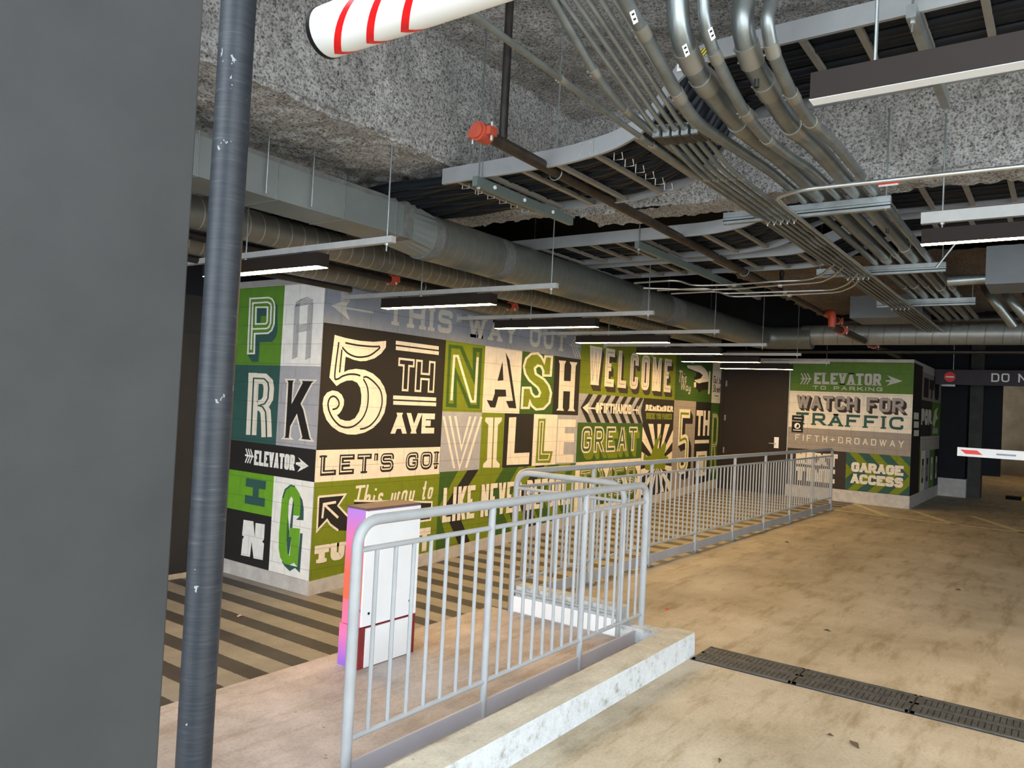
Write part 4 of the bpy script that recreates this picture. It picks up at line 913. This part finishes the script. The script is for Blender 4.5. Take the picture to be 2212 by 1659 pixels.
tray('third cable tray back, narrower and partly behind thin conduits', 7.05, 7.75, p3, .2, .27); cables(7.05, 7.75, p3, 7, 'black power cable lying in the third cable tray', None, .03)
def strut(name, label, a, b_, h=.041, w=.041, rods=(), top=2.4, double=False, m=GALV, cat='strut', group=None):
    """slotted channel from a to b with threaded rods as parts"""
    a, b_ = np.array(a, float), np.array(b_, float); t = thing(name, (a+b_)/2, label, cat, group); al = 1 if abs(b_[1]-a[1]) > abs(b_[0]-a[0]) else 0
    def bx(z0, z1, e0, e1, nm, mm, ww):
        B = MB()
        if al: B.box(a[0]-ww, a[0]+ww, min(a[1], b_[1])-e0, max(a[1], b_[1])+e1, z0, z1, mm)
        else: B.box(min(a[0], b_[0])-e0, max(a[0], b_[0])+e1, a[1]-ww, a[1]+ww, z0, z1, mm)
        B.build(nm, None, t)
    z = a[2]
    if double: bx(z, z+h, 0, 0, 'upper_channel', m, w/2); bx(z-h-.003, z-.003, 0, 0, 'lower_channel', m, w/2); bx(z-h*.62, z-h*.42, .0005, .0005, 'channel_slot', BLK, w/2+.0008)
    else: bx(z, z+h, 0, 0, 'channel', m, w/2)
    for q in rods:
        x, y = (a[0], q) if al else (q, a[1]); rd = MB().cyl((x, y, z-.05), (x, y, top), .0055, None, 6).build('threaded_rod', GALVD, t); MB().cyl((x, y, z-.012), (x, y, z), .012, None, 6).build('nut', BOLT, rd)
    return t
ts_ = strut('tray_support', 'dark green grey strut under the nearest cable tray with white bolts', (3.78, 3.10, 1.36), (4.95, 3.10, 1.36), .062, .041, (3.82,), 2.4, m=mat('green_grey_strut', (.13, .165, .16), .5, .3, .1))
for x in (3.96, 4.30, 4.66): MB().cyl((x, 3.082, 1.392), (x, 3.07, 1.392), .012, None, 10).build('white_bolt', WHITEP, ts_)
strut('tray_support', 'long dark strut under the second and third cable trays', (5.95, 3.05, 1.375), (9.2, 3.05, 1.375), .062, .041, (5.99,), 2.4, m=mat('green_grey_strut', (.13, .165, .16)))
strut('tray_support', 'strut below the upper level of the nearest tray beside the unlit fixture', (3.75, .62, 1.80), (4.95, .62, 1.80), .06, .041, (3.79,), 2.4)

# ------------------------------------------------------------------ conduits
def conduit(name, label, pts, r, joints=(), group=None, m=GALVD, fr=.25, up=None):
    t = thing(name, pts[0], label, 'conduit', group); q = fillet(pts, fr, 8); MB().tube(q, r, None, 16).build('tube', m, t)
    for j in joints:
        j = np.array(j, float); k = min(range(len(q)-1), key=lambda i: np.linalg.norm((q[i]+q[i+1])/2-j)); d = q[k+1]-q[k]; l = np.linalg.norm(d); d = d/l
        tt = np.clip(np.dot(j-q[k], d), 0, l); c = q[k]+d*tt; b = MB(); b.cyl(c-d*r*1.1, c+d*r*1.1, r*1.12, None, 16)
        for e in (-.7, .7):
            s_ = np.cross(d, [0, 0, 1.]); s_ = s_/(np.linalg.norm(s_)+1e-9); f_ = c+d*e*r-s_*r*1.05; b.cyl(f_, f_-s_*.012, .006, None, 6)
        b.build('coupling', RAILC, t)
    return t
RAILC = mat('coupling_steel', (.31, .30, .265), .4, .7, .1, 9)
XE = 13.2
def kick(y, px, r, z, label, joints, group=None, fr=.3):
    pts = [atY(y, u, v) for u, v in px]; p0 = pts[0]-(pts[1]-pts[0])/np.linalg.norm(pts[1]-pts[0])*.8
    last = pts[-1]; pts = [p0]+pts+[np.array((max(last[0]+.5, 4.6), y, z)), np.array((XE, y, z))]
    return conduit('conduit', label, pts, r, [atY(y, u, v) for u, v in joints]+[(7.0+.2*(int(y*100) % 5), y, z), (9.2+.25*(int(y*70) % 4), y, z)], group, GALVD, fr)
kick(1.385, [(1462, -8), (1468, 75), (1500, 150), (1548, 215), (1612, 285), (1690, 345)], .047, 1.478, 'thick conduit, leftmost of the four that bend down from the ceiling', [(1490, 125), (1520, 190), (1600, 275)])
kick(1.27, [(1518, -8), (1522, 50), (1540, 110), (1590, 215), (1640, 287), (1700, 335)], .026, 1.458, 'thinner bent conduit between the two thick ones', [(1545, 125), (1612, 245), (1660, 310)])
kick(1.165, [(1608, -8), (1602, 55), (1622, 130), (1665, 205), (1705, 268), (1765, 318)], .047, 1.478, 'thick bent conduit right of the thinner one', [(1618, 120), (1655, 205), (1715, 295)])
kick(1.05, [(1672, -8), (1655, 35), (1666, 105), (1702, 190), (1742, 256), (1800, 305)], .028, 1.460, 'bent conduit farthest right of the four from the ceiling', [(1667, 110), (1712, 215), (1755, 285)])
kick(1.487, [(1345, -8), (1400, 88), (1450, 180), (1500, 262)], .028, 1.458, 'medium sloping conduit right of the five thin ones', [(1390, 62), (1465, 215)], fr=.25)
yz = [(1.735, 1210, 1420, 285), (1.690, 1238, 1442, 284), (1.645, 1267, 1462, 282), (1.600, 1296, 1482, 280), (1.555, 1326, 1503, 277)]
side_ = ['leftmost', 'second', 'middle', 'fourth', 'rightmost']
for (y, u0, u1, v1), nm in zip(yz, side_):
    a, c = atY(y, u0, -8), atY(y, u1, v1); a2 = a-(c-a)/np.linalg.norm(c-a)*.8; k = atY(y, u1-22, v1-28)
    t = conduit('conduit', nm+' of five thin sloping conduits entering the row of pull elbows', [a2, k, c], .0125, [], None, GALV, .1)
    b = MB(); b.box(c[0]-.02, c[0]+.12, y-.018, y+.018, c[2]-.03, c[2]+.028); b.cyl(c+np.array((-.035, 0, .012)), c+np.array((.0, 0, .0)), .019, None, 10); pe = b.build('pull_elbow', GALV, t)
    tag(MB().box(c[0]+.0, c[0]+.115, y-.016, y+.016, c[2]-.034, c[2]-.03).build('elbow_cover', RUSTP, pe), 'rusty elbow cover')
    conduit('conduit', nm+' of five thin level conduits running on from the pull elbows', [(c[0]+.11, y, c[2]-.005), (c[0]+.5, y, 1.345), (XE, y, 1.345)], .0125, [(6.3, y, 1.345), (9.5, y, 1.345)], None, GALVD)
a = [atY(1.765, u, v) for u, v in ((1190, -8), (1316, 212), (1375, 262))]; conduit('conduit', 'sloping conduit farthest left, joining the level bundle', [a[0]-(a[1]-a[0])*.6, a[0], a[1], (4.0, 1.77, 1.40), (XE, 1.77, 1.40)], .020, [atY(1.765, 1283, 165), atY(1.765, 1352, 245)], None, GALVD, .25)
conduit('conduit', 'straight conduit along the left edge of the bundle', [atZ(1.375, 985, 5), (3.4, 1.80, 1.375), (XE, 1.80, 1.375)], .0135, [(2.72, 1.79, 1.375), (3.5, 1.80, 1.375), (5.9, 1.80, 1.375)], None, GALVD)
e = [(4.72, -3, 1.315), (4.56, 1.30, 1.315), (4.66, 1.47, 1.315), (4.95, 1.51, 1.335), (XE, 1.51, 1.335)]
t = conduit('conduit', 'bright thin conduit with a red label turning in front of the conduit rack', e, .0125, [], None, EMT, .14)
a = atZ(1.318, 1918, 398); b = MB(); b.box(a[0]-.016, a[0]-.012, a[1]-.06, a[1]+.05, a[2]-.006, a[2]+.011, REDREF); b.box(a[0]-.0165, a[0]-.0115, a[1]-.055, a[1]+.045, a[2]-.014, a[2]-.004, LABEL); b.build('warning_label', None, t)
for (x, y0, y1, lab) in ((5.34, 2.05, .955, 'nearest trapeze strut carrying the conduits, just before the cross beam'), (7.75, 2.02, .92, 'second trapeze strut carrying the conduits'), (10.0, 1.90, .885, 'farthest trapeze strut carrying the conduits')):
    t = strut('conduit_rack', lab, (x, y0, 1.392), (x, y1, 1.392), .04, .041, (y0-.03, y1+.03), 2.0, True, cat='strut')
    for y, *_q in yz:
        b = MB(); b.ring((x, y, 1.345), (1, 0, 0), .016, .003, None, 12, 5); b.cyl((x, y, 1.325), (x, y, 1.31), .006, None, 6); b.build('pipe_clamp', BOLT, t)
for pts, lab in (([(1370, 611), (1462, 605), (1498, 617), (1580, 615), (1667, 608), (1745, 605), (1775, 594), (1803, 570)], 'uppermost of four bright thin conduits crossing in front of the third tray'),
                 ([(1390, 622), (1500, 626), (1590, 624), (1680, 616), (1772, 610), (1800, 597), (1820, 578)], 'second of four bright thin conduits crossing in front of the third tray'),
                 ([(1420, 627), (1530, 622), (1560, 634), (1690, 630), (1800, 626), (1830, 614), (1852, 592)], 'third of four bright thin conduits crossing in front of the third tray'),
                 ([(1450, 634), (1550, 629), (1580, 641), (1700, 637), (1812, 631), (1842, 619), (1862, 597)], 'lowest of four bright thin conduits crossing in front of the third tray')):
    t = conduit('thin_conduit', lab, [atZ(1.345, *q) for q in pts], .011, [], None, EMT, .12)
    a = atZ(1.345, pts[3][0]+6, pts[3][1]); b = MB(); b.cyl(a+np.array((0, -.02, 0)), a+np.array((0, .02, 0)), .024, None, 10); b.build('coupling', BOLT, t)
for i, (u0, v0, u1, v1, u2, v2) in enumerate(((2120, 608, 2140, 640, 2160, 692), (2160, 606, 2180, 645, 2205, 695), (2205, 606, 2225, 650, 2250, 700))):
    t = conduit('conduit', ('left', 'middle', 'right')[i]+' of three stout conduits bending down at the right edge', [(11.0, -2.5, 1.55), atX(11.0, u0, v0), atX(10.4, u1, v1), atX(10.0, u2, v2)+np.array((.6, -.1, 0))], .05, [atX(10.9, u0+3, v0+6)], None, GALVD, .2)
# labels on conduits
for y, u, v, lab in ((1.27, 1529, 70, 'white paper label on the thinner bent conduit'), (1.385, 1474, 105, 'white paper label on the leftmost thick conduit'), (1.487, 1362, 33, 'white paper label on the medium sloping conduit')):
    a = atY(y-.03, u, v); b2 = atY(y-.03, u+10, v+30); d = (b2-a)/np.linalg.norm(b2-a); s_ = np.cross(d, FWD); s_ = s_/np.linalg.norm(s_); n_ = np.cross(s_, d)
    q = a-FWD*.035; b = MB(); vs = [q+d*i*.05+s_*j*.011+n_*k*.0015 for k in (0, 1) for i, j in ((0, -1), (1, -1), (1, 1), (0, 1))]
    b.add(vs, [(0, 1, 2, 3), (7, 6, 5, 4), (0, 4, 5, 1), (1, 5, 6, 2), (2, 6, 7, 3), (3, 7, 4, 0)], LABEL)
    for i in (1, 3): b.add([q+d*i*.01+s_*j*.006-FWD*.002+d*k*.008 for j, k in ((-1, 0), (1, 0), (1, 1), (-1, 1))], [(0, 1, 2, 3)], BLK)
    tag(b.build('pipe_label'), lab, 'label')
# ceiling boxes far back
a, c = atX(11.2, 1838, 618), atX(11.2, 1992, 690); b = MB(); b.box(11.2, 12.0, min(a[1], c[1]), max(a[1], c[1]), 1.375, 1.70, GREYBOX); tag(b.build('ceiling_box'), 'plain grey box under the brown ceiling left of the far rack strut', 'box')
a = atX(8.0, 2130, 560); b = MB(); b.box(8.0, 8.6, a[1]-2, a[1], 1.26, 1.60, GREYBOX); tag(b.build('ceiling_box'), 'plain grey box behind the lit fixture at the right edge', 'box')
b = MB(); b.cyl((8.15, .95, 1.325), (8.15, a[1]-.02, 1.335), .045, GALV, 18); tag(b.build('duct_stub'), 'short shiny stub pipe beside the grey box at right', 'pipe')

# ------------------------------------------------------------------ light fixtures
def fixture(x, y0, y1, zb, label, lit=True, wd=.10, group=None, h=.094):
    t = thing('light_fixture', (x, (y0+y1)/2, zb), label, 'light fixture', group)
    b = MB(); b.box(x-wd/2, x+wd/2, y0, y1, zb+.002, zb+h); b.build('housing', FIXT, t)
    b = MB(); b.box(x-wd/2+.003, x+wd/2-.003, y0+.003, y1-.003, zb, zb+.003); o = b.build('diffuser', GLOW if lit else UNLIT, t); o['label'] = 'glowing strip' if lit else 'unlit white strip'
    for y in (y0+.2, y1-.2): MB().cyl((x, y, zb+h), (x, y, zb+h+.03), .01, None, 8).build('mount', BLK, t)
    return t
LX = [3.43, 5.33, 7.15, 8.97, 10.77, 12.48, 14.3]; ords = ['nearest', 'second', 'third', 'fourth', 'fifth', 'sixth', 'farthest']
f0 = fixture(LX[0], 4.09, 5.42, .842, 'nearest of the seven lit strip fixtures over the walkway, half hidden by the vertical pipe', True, .10, 'lit fixtures over the walkway')
for x, o_ in zip(LX[1:], ords[1:]): dup(f0, (x-LX[0], 0, 0), o_+' of the seven lit strip fixtures hung over the walkway', 'lit fixtures over the walkway')
for x, o_ in zip(LX, ords):
    t = strut('strut_channel', o_+' of the seven grey strut channels holding the walkway fixtures', (x, 3.44, .955), (x, 6.004 if x > 5.1 else 7.4, .955), .041, .041, (3.50, 4.95), 1.63 if x < 5.5 else 2.3, False, STRUTM, 'strut', 'strut channels over the walkway')
    if x > 5.1: MB().box(x-.04, x+.04, 5.99, 6.005, .93, 1.03).build('wall_bracket', STRUTM, t)
fixture(2.762, .76, -.85, 1.10, 'unlit dark strip fixture overhead at the upper right', False, .065)
fixture(5.333, .77, -.85, 1.10, 'lit strip fixture at the right edge, in front of the conduits', True, .065)
strut('fixture_hanger', 'grey channel above the lit fixture at the right edge', (5.31, .775, 1.225), (5.31, -1.5, 1.225), .07, .041, (.66,), 1.9, m=STRUTM)
b = MB(); b.cyl((2.762, .56, 1.19), (2.762, .56, 2.48), .006, None, 6); tag(b.build('hanger_rod', GALVD), 'thin steel rod above the unlit overhead fixture', 'rod')
b = MB(); b.cyl(atX(7.6, 2022, 578), atX(7.6, 2072, 515), .010, None, 6); tag(b.build('brace_rod', GALV), 'slanting pale rod by the second conduit rack strut', 'rod')

# ------------------------------------------------------------------ door, notices
t = struct(MB().box(15.86, 15.93, 4.66, 5.93, -1.62, 1.06, DOORM).build('door_2'), 'dark brown door beside the elevator wall')
b = MB(); b.box(15.845, 15.93, 4.60, 4.67, -1.62, 1.10); b.box(15.845, 15.93, 5.92, 5.99, -1.62, 1.10); b.box(15.845, 15.93, 4.60, 5.99, 1.05, 1.11); b.build('door_frame', DOORM, t)
b = MB(); b.box(15.845, 15.861, 4.74, 4.83, -.66, -.44); hp_ = b.build('handle_plate', WHITEP, t)
b = MB(); b.cyl((15.845, 4.80, -.57), (15.80, 4.80, -.57), .012, None, 10); b.cyl((15.80, 4.80, -.57), (15.80, 4.92, -.57), .010, None, 10); b.build('door_handle', BOLT, hp_)
for z in (.62, -.10, -.78): MB().box(15.848, 15.862, 5.86, 5.89, z-.06, z+.06).build('hinge', GALV, t)
def notice(y0, y1, z0, z1, label, disc):
    t = thing('notice_sign', (15.9, (y0+y1)/2, z0), label, 'sign'); MB().box(15.885, 15.896, y1, y0, z0, z1).build('plate', BLK, t); b = MB()
    if disc:
        pl = lambda q: (15.884, q[0], q[1]); yc_, zc_ = (y0+y1)/2, (z0+z1)/2+.02; n = 20
        b.poly([[(yc_+.058*math.cos(2*PI*i/n), zc_+.058*math.sin(2*PI*i/n)) for i in range(n)]], pl, SIGNW)
        pl2 = lambda q: (15.8835, q[0], q[1]); b.poly([[(yc_+.03, zc_-.035), (yc_-.03, zc_-.03), (yc_-.035, zc_+.02), (yc_, zc_+.035), (yc_+.01, zc_)]], pl2, BLK)
        b.add([(15.884, y0-.03, z0+.035), (15.884, y1+.03, z0+.035), (15.884, y1+.03, z0+.05), (15.884, y0-.03, z0+.05)], [(0, 1, 2, 3)], SIGNW)
    else:
        for z in ((z0+z1)/2,): b.add([(15.884, y0-.04, z-.008), (15.884, y1+.04, z-.008), (15.884, y1+.04, z+.008), (15.884, y0-.04, z+.008)], [(0, 1, 2, 3)], SIGNW)
    b.build('print', None, t)
notice(4.505, 4.275, -.085, .022, 'small black notice plate above the one with a white disc', False); notice(4.505, 4.29, -.315, -.100, 'black notice plate with a white disc by the door', True)

# ------------------------------------------------------------------ far sign, barrier arm, speed bump, drain, floor paint
t = thing('overhead_sign', (18.5, 1.0, .83), 'dark overhead sign bar reading DO NOT ENTER with a red disc', 'sign')
b = MB(); b.box(18.5, 18.62, -3.6, 2.32, .83, 1.145, SIGNM); b.build('sign_face', None, t)
n = 28; b = MB(); b.cyl((18.5, 2.05, .99), (18.492, 2.05, .99), .105, SIGNR, 28); b.build('red_disc', None, t); b = MB(); b.box(18.489, 18.493, 1.975, 2.125, .975, 1.005, SIGNW); b.build('disc_bar', None, t)
pl = lambda q: (18.497, q[0], q[1]); pl_ = lambda q: (18.4955, q[0], q[1]); let = {}
for l in text('DO NOT ENTER', 1.31, -.62, .905, 1.08, .028, gap=.3, rnd=.4): ribbon(let.setdefault(l.li, MB()), l, .028, pl if l.sub % 2 else pl_, SIGNW, tuple(.014*q for q in l.caps), l.cz)
for k in let: let[k].build('letter', None, t)
ll = bpy.data.lights.new('ramp_lamp', 'AREA'); ll.shape = 'RECTANGLE'; ll.size = 1.2; ll.size_y = .15; ll.energy = 26; ll.color = LEDCOL; lo = bpy.data.objects.new('ramp_lamp', ll); lo.location = (27, -.5, 2.3+EYE); COL.objects.link(lo)
for y in (2.0, -1.0): MB().cyl((18.56, y, 1.14), (18.56, y, 2.45), .012, None, 8).build('hanger', GALVD, t)
b = MB(); b.box(18.48, 18.6, 1.95, 2.2, .79, .83); b.build('end_bracket', GALVD, t)
t = thing('barrier_arm', (11, 1.1, -.39), 'white barrier arm with a red slanted mark at the right edge', 'barrier arm')
b = MB(); b.box(11.0, 11.05, -3, 1.11, -.385, -.278, WHITEP); b.build('arm', None, t)
def onarm(y0, y1, z0, z1, sl, m, nm): b = MB(); b.add([(10.998, y0, z0), (10.998, y1, z0), (10.998, y1+sl, z1), (10.998, y0+sl, z1)], [(0, 1, 2, 3)], m); b.build(nm, None, t)
onarm(1.02, .84, -.355, -.305, .06, REDREF, 'red_mark'); onarm(.70, .50, -.345, -.325, 0, mat('blue_grey_print', (.25, .33, .42)), 'printed_mark'); onarm(.34, .22, -.36, -.305, 0, MAROON, 'red_mark'); onarm(.20, -.12, -.36, -.305, 0, LABEL, 'white_label'); onarm(-.14, -.3, -.36, -.305, 0, REDREF, 'red_mark')
b = MB()
for i in range(8): b.hexa([(20.4, 1.1-.3*i, -1.6), (20.8, 1.1-.3*i, -1.6), (20.8, .8-.3*i, -1.6), (20.4, .8-.3*i, -1.6)], [(20.52, 1.1-.3*i, -1.53), (20.68, 1.1-.3*i, -1.53), (20.68, .8-.3*i, -1.53), (20.52, .8-.3*i, -1.53)], YELL if i % 2 else BLK)
tag(b.build('speed_bump'), 'black and yellow speed bump at the far right edge', 'speed bump')
t = thing('trench_drain', (4.97, 0, -1.6), 'dark iron trench drain grating across the driveway', 'drain')
b = MB(); b.box(4.80, 5.14, -5, 1.94, -1.62, -1.597, mat('drain_shade_paint', (.035, .034, .032), .8)); b.build('recess_shade_sheet', None, t)  # flat dark sheet paints in the shaded recess below the grates
yq = 1.93
while yq > -4.4:
    b = MB(); y1 = yq-.625; b.box(4.81, 4.83, y1, yq, -1.6, -1.588); b.box(5.11, 5.13, y1, yq, -1.6, -1.588); b.box(4.81, 5.13, yq-.02, yq, -1.6, -1.588); b.box(4.81, 5.13, y1+.004, y1+.02, -1.6, -1.588); b.box(4.955, 4.985, y1, yq, -1.6, -1.588)
    k = 20
    for i in range(k):
        y = yq-.03-(.57*i)/(k-1)
        for xa, xb in ((4.83, 4.905), (4.905, 4.955), (4.985, 5.04), (5.04, 5.11)): b.box(xa, xb-.012, y-.0125, y+.0125, -1.6, -1.589)
        b.box(4.83, 5.11, y-.0095+.0135, y+.0135-.0095+.004, -1.6, -1.592)
    b.build('grate', GRATE, t); yq = y1-.008
b = MB(); pl = lambda q: (q[0], q[1], -1.597)
for l, w_ in (([(14.32, 3.30), (14.20, -1.0)], .11), ([(15.8, 3.27), (14.32, 2.42)], .13), ([(15.6, 2.2), (14.26, 1.43)], .13), ([(15.9, 1.35), (14.22, .5)], .13), ([(16.2, .6), (14.2, -.5)], .13), ([(15.86, 3.3), (15.86, 2.3)], .05)): ribbon(b, l, w_, pl, YEL)
b.build('floor_marking', None, floor)
for u, v, lab in ((518, 1331, 'pale pink scrap on the dark stripes beside the vertical pipe'), (957, 1341, 'small orange scrap at the edge of the striped walkway')):
    a = atZ(-1.995 if v < 1335 else -1.96, u, v); b = MB(); b.add([(a[0]-.03, a[1]-.01, a[2]), (a[0], a[1]-.02, a[2]+.008), (a[0]+.03, a[1], a[2]+.002), (a[0]+.01, a[1]+.02, a[2]+.01), (a[0]-.02, a[1]+.015, a[2]+.004)], [(0, 1, 2, 3, 4)], mat('pale_pink_scrap', (.6, .42, .36)) if 'pink' in lab else mat('orange_scrap', (.5, .2, .05)))
    tag(b.build('paper_scrap'), lab, 'scrap')
random.seed(3)
for i, (u, v, s_) in enumerate(((1845, 1609, .045), (1787, 1363, .03), (1700, 1172, .04), (2070, 1275, .03), (1793, 1590, .02), (1555, 1645, .02))):
    a = atZ(-1.598, u, v); an = random.random()*PI; c_, q_ = math.cos(an)*s_, math.sin(an)*s_; b = MB()
    b.add([(a[0]-c_, a[1]-q_, -1.597), (a[0]-q_*.45, a[1]+c_*.45, -1.585), (a[0]+c_, a[1]+q_, -1.594), (a[0]+q_*.45, a[1]-c_*.45, -1.588), (a[0], a[1], -1.582)], [(0, 1, 4), (1, 2, 4), (2, 3, 4), (3, 0, 4), (0, 3, 2, 1)])
    tag(b.build('dry_leaf', LEAF), 'small dry brown leaf scrap on the driveway', 'leaf', 'leaf scraps on the driveway')
a = atZ(-1.6, 1441, 1316); b = MB(); b.cyl((a[0], a[1], -1.599), (a[0], a[1], -1.59), .012, REDREF, 10); tag(b.build('red_cap'), 'tiny red cap on the driveway behind the front railing', 'cap')
for o in bpy.data.objects:
    if 'base' in o.keys(): del o['base']
